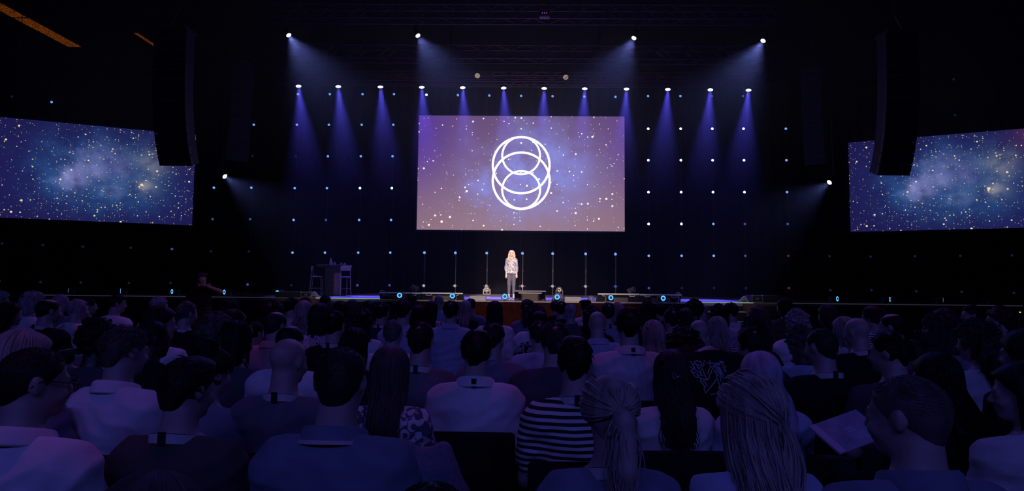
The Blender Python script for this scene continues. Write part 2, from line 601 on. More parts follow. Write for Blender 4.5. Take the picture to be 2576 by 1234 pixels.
Yc = 26.0
pTL, pTR, pBL, pBR = at(1055, 289, Yc), at(1569.5, 294, Yc), at(1047, 577, Yc), at(1573, 582, Yc)
mx0, mx1 = (pTL.x + pBL.x) / 2, (pTR.x + pBR.x) / 2
mz0, mz1 = (pBL.z + pBR.z) / 2, (pTL.z + pTR.z) / 2
warm = emit('star_warm', (1.0, 0.93, 0.80), 1.3)


def uvm(px, py):  # pixel on the main screen -> fraction
    p = at(px, py, Yc)
    return (p.x - mx0) / (mx1 - mx0), (p.z - mz0) / (mz1 - mz0)


md = [(1111, 557, .055), (1490, 344, .045), (1170, 471, .038), (1190, 554, .032), (1268, 305, .028), (1139, 317, .022), (1075, 406, .026), (1508, 312, .022), (1530, 324, .02),
      (1555, 389, .022), (1443, 441, .024), (1443, 453, .022), (1179, 464, .022), (1458, 344, .018), (1528, 422, .018), (1065, 558, .022), (1359, 569, .024), (1149, 299, .018), (1250, 351, .016), (1094, 379, .016), (1407, 370, .018)]
c_ring = [(1311, 415, 73), (1311, 453, 74), (1311, 391, 49), (1311, 478, 49), (1311, 434, 0)]
emb = []
hpx = 288.0
for (px, py, R) in ((1311, 415, 73.5), (1311, 454, 73.5)):
    u, v = uvm(px, py)
    emb.append((u, v, R / hpx, 5.5 / hpx))
for (px, py, R) in ((1311, 391, 49.5), (1311, 477, 49.5)):
    u, v = uvm(px, py)
    emb.append((u, v, R / hpx, 4.8 / hpx))
screen('projection_screen', (mx0, Yc), (mx1, Yc), mz0, mz1, star_mat('main_projection', True), 'large centre projection screen showing violet stars and white interlocking rings',
       [(*uvm(px, py), r) for px, py, r in md], warm, emb)
SIDE = star_mat('side_projection', False)
gold = emit('star_gold', (1.0, 0.80, 0.45), 0.85)


def side(xn, ytn, ybn, Yn, xf, ytf, ybf, label):
    """near (inner) edge and far (outer) edge as seen; depth ratio from the two heights"""
    Yf = Yn * (ybn - ytn) / (ybf - ytf)
    a, b, c, d = at(xn, ytn, Yn), at(xn, ybn, Yn), at(xf, ytf, Yf), at(xf, ybf, Yf)
    z1, z0 = (a.z + c.z) / 2, (b.z + d.z) / 2
    p, q = ((a.x + b.x) / 2, Yn), ((c.x + d.x) / 2, Yf)
    if p[0] > q[0]:
        p, q = q, p
    sd = [(1.28 / 1.78, .41, .05), (.1, .93, .034), (.56, .77, .026), (.42, .9, .026), (.13, .06, .026), (.82, .08, .026), (.74, .46, .024), (.66, .30, .022), (.3, .22, .022), (.9, .55, .022), (.36, .52, .03), (.18, .4, .02), (.5, .12, .022), (.88, .83, .02)]
    return screen('projection_screen', p, q, z0, z1, SIDE, label, sd, gold)


side(488, 340.5, 566.5, 22.0, -14, 292, 545.5, 'side projection screen with blue nebula below the orange ceiling strips')
side(2137, 358, 582.5, 22.0, 2640, 319, 571, 'side projection screen with blue nebula on the side without orange strips')


# ------------------------------------------------------------------ roof rig
TRUSS = mat('truss_tube', (0.13, 0.08, 0.085), 0.5, 0.5)


def truss(x0, x1, y, z, s, label):
    root = empty('lighting_truss', ((x0 + x1) / 2, y, z))
    tag(root, label, 'truss', 'roof trusses over the stage')
    L = (x1 - x0) / 2
    for sy in (-s / 2, s / 2):
        for sz in (-s / 2, s / 2):
            MB().tube([(-L, sy, sz), (L, sy, sz)], 0.026, 6).build('chord', TRUSS, root)
    br = MB()
    nb = int(2 * L / (s * 1.1))
    for i in range(nb):
        xa, xb = -L + 2 * L * i / nb, -L + 2 * L * (i + 1) / nb
        fl = 1 if i % 2 else -1
        for sy in (-s / 2, s / 2):
            br.tube([(xa, sy, -s / 2 * fl), (xb, sy, s / 2 * fl)], 0.011, 4)
        for sz in (-s / 2, s / 2):
            br.tube([(xa, -s / 2 * fl, sz), (xb, s / 2 * fl, sz)], 0.011, 4)
    br.build('lattice_bracing', TRUSS, root)
    for f in (-0.8, -0.3, 0.3, 0.8):
        MB().tube([(f * L, 0, s / 2), (f * L, 0, ZC - z - 0.005)], 0.014, 5).build('hoist_chain', MATTE, root)
    return root


def span(px0, px1, py, Y):
    a, b = at(px0, py, Y), at(px1, py, Y)
    return a.x, b.x, (a.z + b.z) / 2


for px0, px1, py, Y, s, lab in ((690, 1960, 36, 17.0, 0.42, 'highest roof truss, the one carrying the small lit box above the stage'),
                                (700, 1950, 136, 18.8, 0.44, 'middle roof truss with thin zigzag bracing and no lit lamps'),
                                (705, 1945, 196, 21.5, 0.36, 'roof truss just above the row of twelve blue lamps with two dull lamps under it'),
                                (700, 1940, 205, 22.8, 0.30, 'lowest roof truss, the one holding the row of twelve blue lamps')):
    x0, x1, z = span(px0, px1, py, Y)
    truss(x0, x1, Y, z, s, lab)

LENS = emit('white_lens', (0.85, 0.90, 1.0), 9.0)
BLENS = NT('blue_lens')
_tc = BLENS.n('ShaderNodeTexCoord')
_v = BLENS.n('ShaderNodeTexVoronoi')
_v.inputs['Scale'].default_value = 26
BLENS.t.links.new(_tc.outputs['Object'], _v.inputs['Vector'])
_r = BLENS.n('ShaderNodeValToRGB')
_r.color_ramp.elements[0].color, _r.color_ramp.elements[1].color = (3.2, 3.2, 4.0, 1), (0.35, 0.22, 2.4, 1)
_r.color_ramp.elements[0].position, _r.color_ramp.elements[1].position = 0.45, 0.75
BLENS.t.links.new(_v.outputs['Distance'], _r.inputs[0])
_e = BLENS.n('ShaderNodeEmission')
_e.inputs[1].default_value = 1.6
BLENS.t.links.new(_r.outputs[0], _e.inputs[0])
_o = BLENS.n('ShaderNodeOutputMaterial')
BLENS.t.links.new(_e.outputs[0], _o.inputs[0])
BLENS.m.cycles.emission_sampling = 'NONE'
BLENS = BLENS.m


def head_lamp(name, loc, target, r, length, lens, label, cat, group, zt, power, color, cone, blend=0.6, lit=True):
    """hung lamp: clamp and yoke above, can aimed at the target, its own light in the mouth"""
    root = empty(name, loc)
    tag(root, label, cat, group)
    d = (Vector(target) - Vector(loc)).normalized()
    R = d.to_track_quat('Z', 'Y').to_matrix().to_4x4()
    MB().lathe([(r * 0.35, -length), (r * 0.8, -length * 0.95), (r * 0.95, -length * 0.55), (r * 0.9, -length * 0.5), (r, -0.03), (r * 1.08, -0.02), (r * 1.08, 0.02), (r * 0.93, 0.02), (r * 0.93, 0.0)], 24, R).build('lamp_body', MATTE, root, True)
    MB().lathe([(r * 0.92, 0.003), (r * 0.6, 0.012), (r * 0.1, 0.016)], 24, R).build('lens', lens, root, True)
    mid = R @ Vector((0, 0, -length * 0.55))
    ax = (R.to_3x3() @ Vector((1, 0, 0)))
    ax.z = 0
    ax = ax.normalized() if ax.length > 0.01 else Vector((1, 0, 0))
    top = mid.z + r * 1.7
    y = MB()
    for sgn in (-1, 1):
        e = mid + ax * (sgn * r * 1.15)
        y.tube([e, Vector((e.x, e.y, top))], 0.012, 5)
    y.tube([mid + ax * (-r * 1.15) + Vector((0, 0, top - mid.z)), mid + ax * (r * 1.15) + Vector((0, 0, top - mid.z))], 0.012, 5)
    y.tube([Vector((mid.x, mid.y, top)), Vector((mid.x, mid.y, max(top + 0.05, zt - loc[2])))], 0.016, 6)
    if zt < ZC - 0.5:
        y.tube([(mid.x, -0.24, zt - loc[2]), (mid.x, 0.24, zt - loc[2])], 0.016, 6)
    y.build('yoke', MATTE, root)
    if lit:
        lo = lamp('SPOT', name + '_light', (0, 0, 0), d, power, color, spot_size=cone, spot_blend=blend, shadow_soft_size=r * 0.6)
        lo.parent = root
        lo.location = d * 0.05
    return root


# four white beams under the highest truss, two lower side beams
WHITE = (0.22, 0.275, 1.0)
tgt = (0.3, 18.5, 0.9)
for px, py, Y, tp, pw, lab in ((726, 88, 17.0, (806, 214), 900, 'white beam lamp at the outer end of the highest truss, on the table side'),
                               (1051, 89, 17.0, (1104, 180), 700, 'white beam lamp on the highest truss, the inner one towards the table side'),
                               (1595, 95, 17.0, (1546, 185), 700, 'white beam lamp on the highest truss, the inner one away from the table side'),
                               (1920, 102, 17.0, (1844, 222), 900, 'white beam lamp at the outer end of the highest truss, away from the table side')):
    p = at(px, py, Y)
    q = at(tp[0], tp[1], 16.4)
    head_lamp('stage_spotlight', p, q, 0.078, 0.30, LENS, lab, 'stage lamp', 'white beam lamps', span(690, 1960, 36, 17.0)[2] - 0.2, pw * 0.8, WHITE, 1.0, 1.0)
for px, py, tp, lab in ((565, 443, (655, 510), 'white beam lamp hanging low beside the side screen on the camera operator side'),
                        (2087, 458, (1995, 525), 'white beam lamp hanging low beside the side screen away from the operator')):
    p = at(px, py, 18.0)
    q = at(tp[0], tp[1], 17.5)
    head_lamp('stage_spotlight', p, q, 0.082, 0.32, LENS, lab, 'stage lamp', 'white beam lamps', ZC, 1300, WHITE, 0.95, 1.0)
ordn = ['first', 'second', 'third', 'fourth', 'fifth', 'sixth', 'seventh', 'eighth', 'ninth', 'tenth', 'eleventh', 'twelfth']
for i, px in enumerate((751, 851, 957, 1061, 1164, 1267, 1369, 1471, 1576, 1680, 1787, 1883)):
    py = 216 + 10 * (px - 751) / 1132.0
    p = at(px, py, 22.8)
    dx = (i - 5.5) / 5.5
    head_lamp('wash_lamp', p, (p.x - dx * 1.0 + (0.25 if i < 6 else -0.1), p.y - 1.3, p.z - 6.0), 0.115, 0.26, BLENS, 'glowing blue wash lamp, %s from the table side in the row of twelve' % ordn[i], 'stage lamp', 'twelve blue wash lamps', p.z + 0.2, 5600, (0.10, 0.085, 1.0), 0.5, 1.0)
dull = emit('dull_warm_lens', (1.0, 0.72, 0.50), 0.32)  # unlit lens, its warm gleam put in as faint emission
for px, py, lab in ((1201, 190, 'unlit warm lamp under the truss, the one nearer the table side'), (1423, 194, 'unlit warm lamp under the truss, the one farther from the table side')):
    p = at(px, py, 21.4)
    head_lamp('fresnel_lamp', p, (p.x, p.y - 3, p.z - 2.6), 0.11, 0.3, dull, lab, 'stage lamp', None, p.z + 0.3, 0, (1, 1, 1), 0.1, lit=False)

# small lit box on the highest truss
p = at(1370, 37, 16.7)
root = empty('rig_control_box', p)
tag(root, 'small pale box with violet pilot lights on the highest truss', 'box')
MB().rbox((-0.15, -0.09, -0.10), (0.15, 0.09, -0.035), 0.012).build('housing', mat('box_beige', (0.5, 0.40, 0.33), 0.6, noise=0.3, nscale=60), root)
MB().rbox((-0.14, -0.05, -0.035), (0.14, 0.07, 0.09), 0.01).build('upper_housing', MATTE, root)
pl = emit('pilot_violet', (0.8, 0.15, 0.9), 0.8)
for i in range(3):
    MB().lathe([(0.014, 0), (0.010, 0.008)], 10, Matrix.Translation((-0.07 + 0.065 * i, -0.052, 0.03)) @ Matrix.Rotation(PI / 2, 4, 'X')).build('pilot_light', pl, root)

# line arrays
CAB = mat('speaker_black', (0.035, 0.033, 0.042), 0.6, bump=0.1, bscale=200)
GRL = mat('speaker_grille', (0.012, 0.012, 0.016), 0.75, bump=0.4, bscale=400)


def line_array(x, y, ztop, zbot, w, dep, n, yaw, curve, label):
    root = empty('line_array', (x, y, ztop), yaw)
    tag(root, label, 'loudspeaker', 'hanging loudspeaker columns')
    h = (ztop - zbot) / n
    px_, pz_, a = 0.0, 0.0, 0.0
    MB().box((-w * 0.45, -dep * 0.5, 0.04), (w * 0.45, dep * 0.5, 0.12)).tube([(-w * .3, 0, 0.1), (0, 0, 0.7)], 0.02).tube([(w * .3, 0, 0.1), (0, 0, 0.7)], 0.02).tube([(0, 0, 0.65), (0, 0, ZC - ztop)], 0.03).build('rigging_frame', STEEL, root)
    yy, zz, ang = 0.0, 0.0, 0.0
    for i in range(n):
        ang = curve * (i / (n - 1.0)) ** 2.2
        M = Matrix.Translation((0, yy, zz)) @ Matrix.Rotation(ang, 4, 'X')
        cab = MB().prism([(-w / 2, -h - 0.004), (w / 2, -h - 0.004), (w / 2, 0.0), (-w / 2, 0.0)], -dep / 2, dep * 0.2, M)
        cab.prism([(-w * 0.36, -h - 0.004), (w * 0.36, -h - 0.004), (w * 0.36, 0.0), (-w * 0.36, 0.0)], dep * 0.2, dep * 0.5, M)
        c = cab.build('cabinet', CAB, root)
        g = MB().box((-w / 2 + 0.03, -dep / 2 - 0.012, -h + 0.03), (w / 2 - 0.03, -dep / 2 + 0.004, -0.03), M).build('grille', GRL, c)
        for e in (-w / 2 - 0.006, w / 2 - 0.004):
            MB().box((e, -dep * 0.45, -h * 0.9), (e + 0.01, -dep * 0.36, -h * 0.1), M).build('rigging_bracket', STEEL, c)
        yy += h * math.sin(ang)
        zz -= h * math.cos(ang)
    return root


for px0, px1, py0, py1, Y, n, yaw, curve, lab in (
        (403, 487, 84, 408, 16.5, 13, 0.0, 0.42, 'big black loudspeaker column in front of the side screen nearest the orange strips'),
        (2211, 2292, 95, 432, 16.5, 13, 0.0, 0.42, 'big black loudspeaker column in front of the side screen away from the orange strips'),
        (582, 632, 165, 402, 22.0, 12, 0.75, 0.2, 'slim black loudspeaker column hanging further back, on the table side'),
        (2022, 2068, 185, 410, 22.0, 12, -0.75, 0.2, 'slim black loudspeaker column hanging further back, away from the table')):
    a, b = at((px0 + px1) / 2, py0, Y), at((px0 + px1) / 2, py1, Y)
    wd_ = (px1 - px0) * Y / F_PX
    line_array(a.x, Y, a.z, b.z, wd_, 0.62 if Y < 20 else 0.5, n, yaw, curve, lab)

# ceiling strips lit orange; the light on them is put in as emission
ORG = NT('orange_slat_glow')
_tc = ORG.n('ShaderNodeTexCoord')
_nz = ORG.n('ShaderNodeTexNoise')
_nz.inputs['Scale'].default_value = 26.0
_nz.inputs['Detail'].default_value = 5
ORG.t.links.new(_tc.outputs['Object'], _nz.inputs['Vector'])
_r = ORG.n('ShaderNodeValToRGB')
_r.color_ramp.elements[0].color, _r.color_ramp.elements[1].color = (0.0, 0.0, 0.0, 1), (0.17, 0.038, 0.002, 1)
_r.color_ramp.elements[0].position, _r.color_ramp.elements[1].position = 0.36, 0.62
ORG.t.links.new(_nz.outputs['Fac'], _r.inputs[0])
_e = ORG.n('ShaderNodeEmission')
ORG.t.links.new(_r.outputs[0], _e.inputs[0])
_o = ORG.n('ShaderNodeOutputMaterial')
ORG.t.links.new(_e.outputs[0], _o.inputs[0])


def strip(px0, py0, px1, py1, w, label):
    Z = ZC - 0.06
    pts = []
    for px, py in ((px0, py0), (px1, py1)):
        d = fw * F_PX + RT * (px - W_PX / 2) - UP * (py - H_PX / 2)
        pts.append(CAM + d * ((Z - CAM.z) / d.z))
    a, b = pts
    c = (a + b) / 2
    L = (b - a).length / 2
    root = empty('ceiling_strip_light', c, math.atan2((b - a).y, (b - a).x) - PI / 2)
    tag(root, label, 'ceiling light', 'orange-lit strips in the ceiling')
    MB().box((-w / 2, -L, -0.02), (w / 2, L * 0.42 - L * 0.06, 0.0)).box((-w / 2, L * 0.42, -0.02), (w / 2, L, 0.0)).build('glowing_face', ORG.m, root)
    MB().box((-w / 2 - 0.05, -L, 0.0), (w / 2 + 0.05, L, 0.058)).build('strip_board', MATTE, root)


strip(188, 117, -20, 6, 0.55, 'wide dim orange-lit strip in the dark ceiling, the larger of two')
strip(400, 121, 342, 83, 0.14, 'thin dim orange-lit strip in the ceiling beside the loudspeaker column')

# ------------------------------------------------------------------ strings of blue bulbs in front of the drape
def bulb_mat(name, c, s_):
    m = emit(name, c, s_)
    nt = m.node_tree
    tc = nt.nodes.new('ShaderNodeTexCoord')
    v = nt.nodes.new('ShaderNodeTexVoronoi')
    v.inputs['Scale'].default_value = 24
    nt.links.new(tc.outputs['Object'], v.inputs['Vector'])
    r = nt.nodes.new('ShaderNodeMapRange')
    r.inputs[1].default_value, r.inputs[2].default_value = 0.25, 0.75
    r.inputs[3].default_value, r.inputs[4].default_value = s_ * 1.7, s_ * 0.25
    nt.links.new(v.outputs['Distance'], r.inputs[0])
    nt.links.new(r.outputs[0], nt.nodes['Principled BSDF'].inputs['Emission Strength'])
    return m


BB = [bulb_mat('bulb_blue_%s' % a, c, s) for a, c, s in (('bright', (0.45, 0.75, 1.0), 4.0), ('mid', (0.16, 0.36, 1.0), 1.1), ('dim', (0.13, 0.17, 0.8), 0.35), ('faint', (0.12, 0.12, 0.45), 0.07), ('red', (0.7, 0.06, 0.08), 0.16), ('pale', (0.8, 0.72, 0.78), 0.45))]
YS = 27.2
bulb_me = MB()
bulb_me.lathe([(0.018, 0.05), (0.058, 0.045), (0.062, 0.01), (0.062, -0.012)], 14, Matrix.Rotation(PI / 2, 4, 'X') @ Matrix.Scale(-1, 4, (0, 0, 1)))
BULB_BODY = bulb_me.mesh('bulb_housing', True)
BULB_BODY.materials.append(MATTE)
bl = MB()
bl.lathe([(0.066, 0.0), (0.06, 0.022), (0.04, 0.04), (0.004, 0.046)], 14, Matrix.Rotation(PI / 2, 4, 'X'))
BULB_LENS = bl.mesh('bulb_lens', True)
BULB_LENS.materials.append(BB[0])
WIRE = mat('string_wire', (0.06, 0.06, 0.08), 0.5)


def bulb(parent, z, level, scale=1.0):
    b = bpy.data.objects.new('bulb', BULB_LENS)
    COL.objects.link(b)
    b.parent = parent
    b.location = (0, -0.03, z)
    b.scale = (scale * 0.88,) * 3
    b.material_slots[0].link = 'OBJECT'
    b.material_slots[0].material = BB[level]
    h = bpy.data.objects.new('bulb_housing', BULB_BODY)
    COL.objects.link(h)
    h.parent = b
    return b


def bulb_string(px, pys, levels, label, Y=YS, ztop=None, group='strings of blue bulbs'):
    x = at(px, 473, Y).x
    SZ = 0.94 if abs(x) < 20.3 else 0.0
    root = empty('light_string', (x, Y, SZ))
    tag(root, label, 'light string', group)
    zt = (ZC - 0.4 - SZ) if ztop is None else ztop - SZ
    MB().tube([(0.03, 0.02, 0.0), (0.03, 0.02, zt)], 0.009, 5).build('cable', WIRE, root)
    for py, lv in zip(pys, levels):
        if lv is None:
            continue
        bulb(root, at(px, py, Y).z - SZ, lv)
    return root


rows = (237, 314, 393, 473, 553, 635, 717)
side_l = ((742, (1, 1, 3, 1, 1, 1, 3), 'fourth'), (823, (1, 1, 1, 1, 2, 1, None), 'third'), (906, (1, 1, 1, 0, 1, 1, 2), 'second'), (986, (1, 1, 1, 0, 1, 1, 2), 'first'))
for px, lv, o in side_l:
    bulb_string(px, rows, lv, 'string of blue bulbs, %s from the centre screen on the table side' % o)
rr = (242, 324, 403, 483, 563, 643, 724)
for px, lv, o in ((1631, (1, 0, 0, 0, 0, 1, 2), 'first'), (1713, (1, 0, 0, 0, 0, 1, 3), 'second'), (1793, (2, 0, 0, 0, 1, 1, 3), 'third'), (1872, (2, 0, 0, 0, 2, 2, 3), 'fourth'), (1979, (None, 1, 1, 1, 2, 4, 4), 'fifth')):
    bulb_string(px, rr, lv, 'string of blue bulbs, %s from the centre screen, away from the table' % o)
for px, lv, o in ((633, (None, 1, 3, 1, 2, 3, 2), 'fifth'), (539, (None, None, None, 1, 2, 3, 3), 'sixth')):
    bulb_string(px, (236, 314, 392, 472, 551, 632, 715), lv, 'dim string of blue bulbs, %s from the centre screen on the table side' % o)
# below and above the screen: short poles with a blue bulb on top and a pale one near the floor
POLE = mat('pole_grey', (0.34, 0.31, 0.31), 0.5)
for i, px in enumerate((1067, 1145, 1224, 1314, 1390, 1473, 1548)):
    ytop, ybot = 635 + 0.006 * (px - 1067) * 1.3, 718 + 0.004 * (px - 1067)
    Y = 26.9
    x = at(px, 680, Y).x
    root = empty('light_pole', (x, Y, SZ))
    tag(root, 'thin floor pole with a blue bulb, %s from the table side' % ordn[i], 'light pole', 'light poles under the centre screen')
    zt = at(px, ytop, Y).z - SZ
    p_ = MB().tube([(0.02, 0.02, 0), (0.02, 0.02, zt + 0.12)], 0.018, 6)
    p_.tube([(0.02, 0.02, zt * 0.55), (0.02, 0.02, zt * 0.55 + 0.12)], 0.028, 6)
    p_.build('pole', POLE, root)
    MB().lathe([(0.14, 0), (0.14, 0.012), (0.03, 0.02)], 16).build('base_plate', STEEL, root)
    bulb(root, zt, 1, 1.1)
    b2 = bulb(root, at(px, ybot, Y).z - SZ, 5 if i < 6 else 2, 1.15)
    MB().tube([(-0.16, -0.02, at(px, ybot, Y).z - SZ), (0.16, -0.02, at(px, ybot, Y).z - SZ)], 0.012, 5).build('cross_arm', POLE, root)
# bulbs of the row that shows above the screen
for i, px in enumerate((1073, 1152, 1231, 1311, 1390, 1470, 1548)):
    x = at(px, 240, YS).x
    root = empty('light_string', (x, YS, SZ))
    tag(root, 'blue bulb string hanging behind the centre screen, %s from the table side' % ordn[i], 'light string', 'strings behind the centre screen')
    MB().tube([(0.03, 0.02, 0.0), (0.03, 0.02, ZC - 0.4 - SZ)], 0.009, 5).build('cable', WIRE, root)
    bulb(root, at(px, 238 + 0.011 * (px - 1000), YS).z - SZ, 1 if i not in (0,) else 0)
# faint strings out to the sides
for px, ys, lv, lab in ((16, (153, 243, 612, 706), (1, 3, 3, 3), 'faint bulb string farthest out beside the wide orange strip'),
                        (118, (168, 257, 616, 709), (2, 1, 3, 3), 'faint bulb string over and under the side screen, second from the orange strip side'),
                        (218, (620, 710), (3, 3), 'faint bulb string under the side screen, third from the orange strip side'),
                        (338, (175, 623, 711), (3, 3, 3), 'faint bulb string behind the big loudspeaker column on the orange strip side'),
                        (441, (626, 711), (2, 3), 'faint bulb string behind the camera operator under the side screen'),
                        (2082, (644, 729), (3, 3), 'faint bulb string nearest the centre below the side screen without an operator'),
                        (2184, (645, 729), (3, 3), 'second faint bulb string below the side screen without an operator'),
                        (2295, (205, 293, 644, 732), (3, 3, 3, 3), 'third faint bulb string below the side screen without an operator'),
                        (2408, (200, 290, 643, 733), (3, 3, 3, 3), 'fourth faint bulb string below the side screen without an operator'),
                        (2537, (642, 736), (3, 3), 'farthest faint bulb string below the side screen without an operator')):
    bulb_string(px, ys, lv, lab, YS, None, 'faint strings of bulbs at the sides')


# ------------------------------------------------------------------ stage edge lamps
RINGB = emit('ring_cyan', (0.10, 0.55, 1.0), 1.5)
RINGC = emit('ring_core', (0.02, 0.06, 0.55), 0.5)


def edge_lamp(px, py, Y, yaw, r, label, z=SZ):
    x = at(px, py, Y).x
    root = empty('edge_lamp', (x, Y, z), yaw)
    tag(root, label, 'stage lamp', 'lamps with blue rings along the stage edge')
    zc = r + 0.055
    M = Matrix.Translation((0, -0.1, zc)) @ Matrix.Rotation(PI / 2, 4, 'X')
    MB().lathe([(r * 0.3, -0.30), (r * 0.85, -0.28), (r, -0.10), (r * 1.05, -0.02), (r * 1.05, 0.01), (r * 0.98, 0.012)], 22, M).build('lamp_body', MATTE, root, True)
    c = MB()
    for k_ in range(20):
        a = 2 * PI * k_ / 20
        for rr, sz_ in ((0.62, 0.105), (0.80, 0.12)):
            c.lathe([(r * sz_, 0.0), (r * sz_ * 0.6, 0.006)], 6, M @ Matrix.Translation((r * rr * math.cos(a), r * rr * math.sin(a), 0.013)))
    c.lathe([(r * 0.62, 0.0125), (r * 0.6, 0.016)], 18, M)
    c.f, c.m = c.f, c.m
    c.build('led_ring', RINGB, root)
    MB().lathe([(r * 0.52, 0.016), (r * 0.45, 0.024), (r * 0.1, 0.027)], 18, M).build('lens', RINGC, root)
    y = MB().rbox((-r * 0.8, -0.02, 0), (r * 0.8, 0.28, 0.035), 0.01)
    for s_ in (-1, 1):
        y.rbox((s_ * r * 1.14 - 0.012, 0.02, 0.0), (s_ * r * 1.14 + 0.012, 0.10, zc + 0.03), 0.006)
    y.rbox((-r * 1.15, 0.02, 0), (r * 1.15, 0.1, 0.03), 0.006)
    y.build('yoke', mat('lamp_grey', (0.16, 0.14, 0.14), 0.5), root)
    return root


cl = ('in front of the bank nearest the table', 'in front of the bank beside the pale box', 'in front of the speaker', 'beside the desk monitor and the floor lamp', 'in front of the bank away from the table, inner end', 'in front of the bank away from the table, outer end')
for (px, py), t_ in zip(((1007, 745), (1139, 746), (1270, 746), (1401, 748), (1533, 750), (1664, 753)), cl):
    edge_lamp(px, py, CF + 0.22, 0.0 if px < 1500 else 0.25, 0.09, 'cyan ring stage edge lamp ' + t_)
for (px, py, yw), t_ in zip(((703, 743, -0.30), (572, 742, -0.6), (441, 741, -0.6), (313, 739, -1.0), (183, 739, -1.15)), ('nearest the flight case by the table', 'just beyond the camera operator, stage centre side', 'just before the camera operator', 'second from the dark end of the runway', 'nearest the dark end of the runway')):
    edge_lamp(px, py, RF + 0.3, yw, 0.09, 'cyan ring runway lamp on the operator side, ' + t_)
for (px, py, yw), t_ in zip(((1971, 757, 0.3), (2098, 759, 0.6), (2229, 761, 0.8), (2361, 763, 1.15), (2487, 764, 1.4)), ('nearest the flight case', 'second from the flight case', 'third from the flight case', 'fourth from the flight case', 'at the dark far end')):
    edge_lamp(px, py, RF + 0.3, yw, 0.09, 'cyan ring runway lamp away from the operator, ' + t_)

# unlit moving heads standing on the stage
MH = mat('moving_head_grey', (0.30, 0.26, 0.22), 0.45)


def moving_head(px, py, Y, yaw, tilt, label, s=1.0):
    x = at(px, py, Y).x
    root = empty('moving_head', (x, Y, SZ), yaw)
    root.scale = (s, s, s)
    tag(root, label, 'stage lamp')
    MB().rbox((-0.16, -0.12, 0), (0.16, 0.12, 0.06), 0.015).build('base', MATTE, root)
    ym = MB()
    for sg in (-1, 1):
        ym.rbox((sg * 0.17 - 0.025, -0.05, 0.06), (sg * 0.17 + 0.025, 0.05, 0.34), 0.015)
    ym.rbox((-0.19, -0.06, 0.055), (0.19, 0.06, 0.10), 0.015)
    ym.build('yoke', MH, root)
    M = Matrix.Translation((0, 0, 0.32)) @ Matrix.Rotation(PI / 2 - tilt, 4, 'X')
    MB().lathe([(0.05, -0.2), (0.11, -0.18), (0.125, -0.05), (0.12, 0.02), (0.135, 0.06), (0.135, 0.12), (0.145, 0.13), (0.145, 0.19), (0.12, 0.19), (0.115, 0.14)], 24, M).build('lamp_head', MH, root, True)
    MB().lathe([(0.114, 0.145), (0.06, 0.17), (0.01, 0.176)], 20, M).build('lens', mat('dark_glass', (0.09, 0.075, 0.06), 0.08, spec=1.0), root, True)
    MB().ring((0, 0, 0), 0.07, 0.012, 20, 6, M @ Matrix.Translation((0, 0, 0.168))).build('lens_ring', mat('lens_rim', (0.6, 0.5, 0.4), 0.3, 0.5), root, True)


moving_head(1224.5, 739, 24.5, 0.0, 0.0, 'unlit round-eyed floor lamp facing the seats, beside the speaker', 0.82)
moving_head(1407, 742, 24.5, -0.1, 0.15, 'unlit round-eyed floor lamp behind the desk monitor', 0.82)
moving_head(1043, 733, 25.2, -1.0, 0.3, 'unlit barrel lamp lying turned aside behind the bank on the table side', 0.9)
moving_head(1588, 739, 25.2, 1.0, 0.3, 'unlit barrel lamp lying turned aside behind the bank away from the table', 0.9)

# ------------------------------------------------------------------ low monitors on the centre front
RAIL = mat('pale_rail', (0.92, 0.83, 0.78), 0.45)
BROWN = mat('speaker_brown', (0.11, 0.085, 0.062), 0.8, noise=0.3, nscale=200)


def stage_monitor(px0, px1, ptop, Y, label, clamp=0):
    a, b = at(px0, ptop, Y), at(px1, ptop, Y)
    w, h = b.x - a.x, 0.30
    root = empty('stage_monitor', ((a.x + b.x) / 2, Y, SZ))
    tag(root, label, 'monitor', 'low monitors along the stage front')
    h = max(a.z, b.z) - SZ
    tl = 0.10
    # slanted case seen from behind: top edge leans to the seats
    def sec(x):
        return [(x, -0.16, h - 0.035), (x, -0.02, 0.0), (x, 0.38, 0.0), (x, 0.34, 0.05), (x, -0.10, h)]
    vs = sec(-w / 2 + 0.004) + sec(w / 2 - 0.004)
    MB().add(vs, [(0, 1, 2, 3, 4), (9, 8, 7, 6, 5)] + [(i, 5 + i, 5 + (i + 1) % 5, (i + 1) % 5) for i in range(5)]).build('case', MATTE, root)
    MB().rbox((-w / 2 + 0.004, -0.18, h - 0.035), (w / 2 - 0.004, -0.07, h + 0.008), 0.008).build('top_rail', RAIL, root)
    for fx in (-0.32, 0.32):
        MB().tube([(fx * w - 0.09, -0.17, h - 0.03), (fx * w - 0.08, -0.175, h - 0.075), (fx * w + 0.08, -0.175, h - 0.075), (fx * w + 0.09, -0.17, h - 0.03)], 0.010, 6).build('handle', RAIL, root)
    MB().rbox((-w * 0.22, -0.22, 0.0), (w * 0.22, -0.05, 0.14), 0.01).build('speaker_box', BROWN, root)
    if clamp:
        cxp = clamp * (w / 2 - 0.12)
        m_ = MB().tube([(cxp, -0.2, h + 0.06), (cxp, -0.21, h - 0.02), (cxp + 0.02, -0.23, h - 0.12), (cxp - 0.01, -0.22, 0.02)], 0.012, 6)
        m_.tube([(cxp - 0.08, -0.19, h + 0.05), (cxp + 0.02, -0.20, h + 0.07), (cxp + 0.07, -0.19, h + 0.03)], 0.012, 6)
        m_.build('clamp_arm', mat('clamp_silver', (0.4, 0.38, 0.42), 0.35, 0.6), root)
    return root


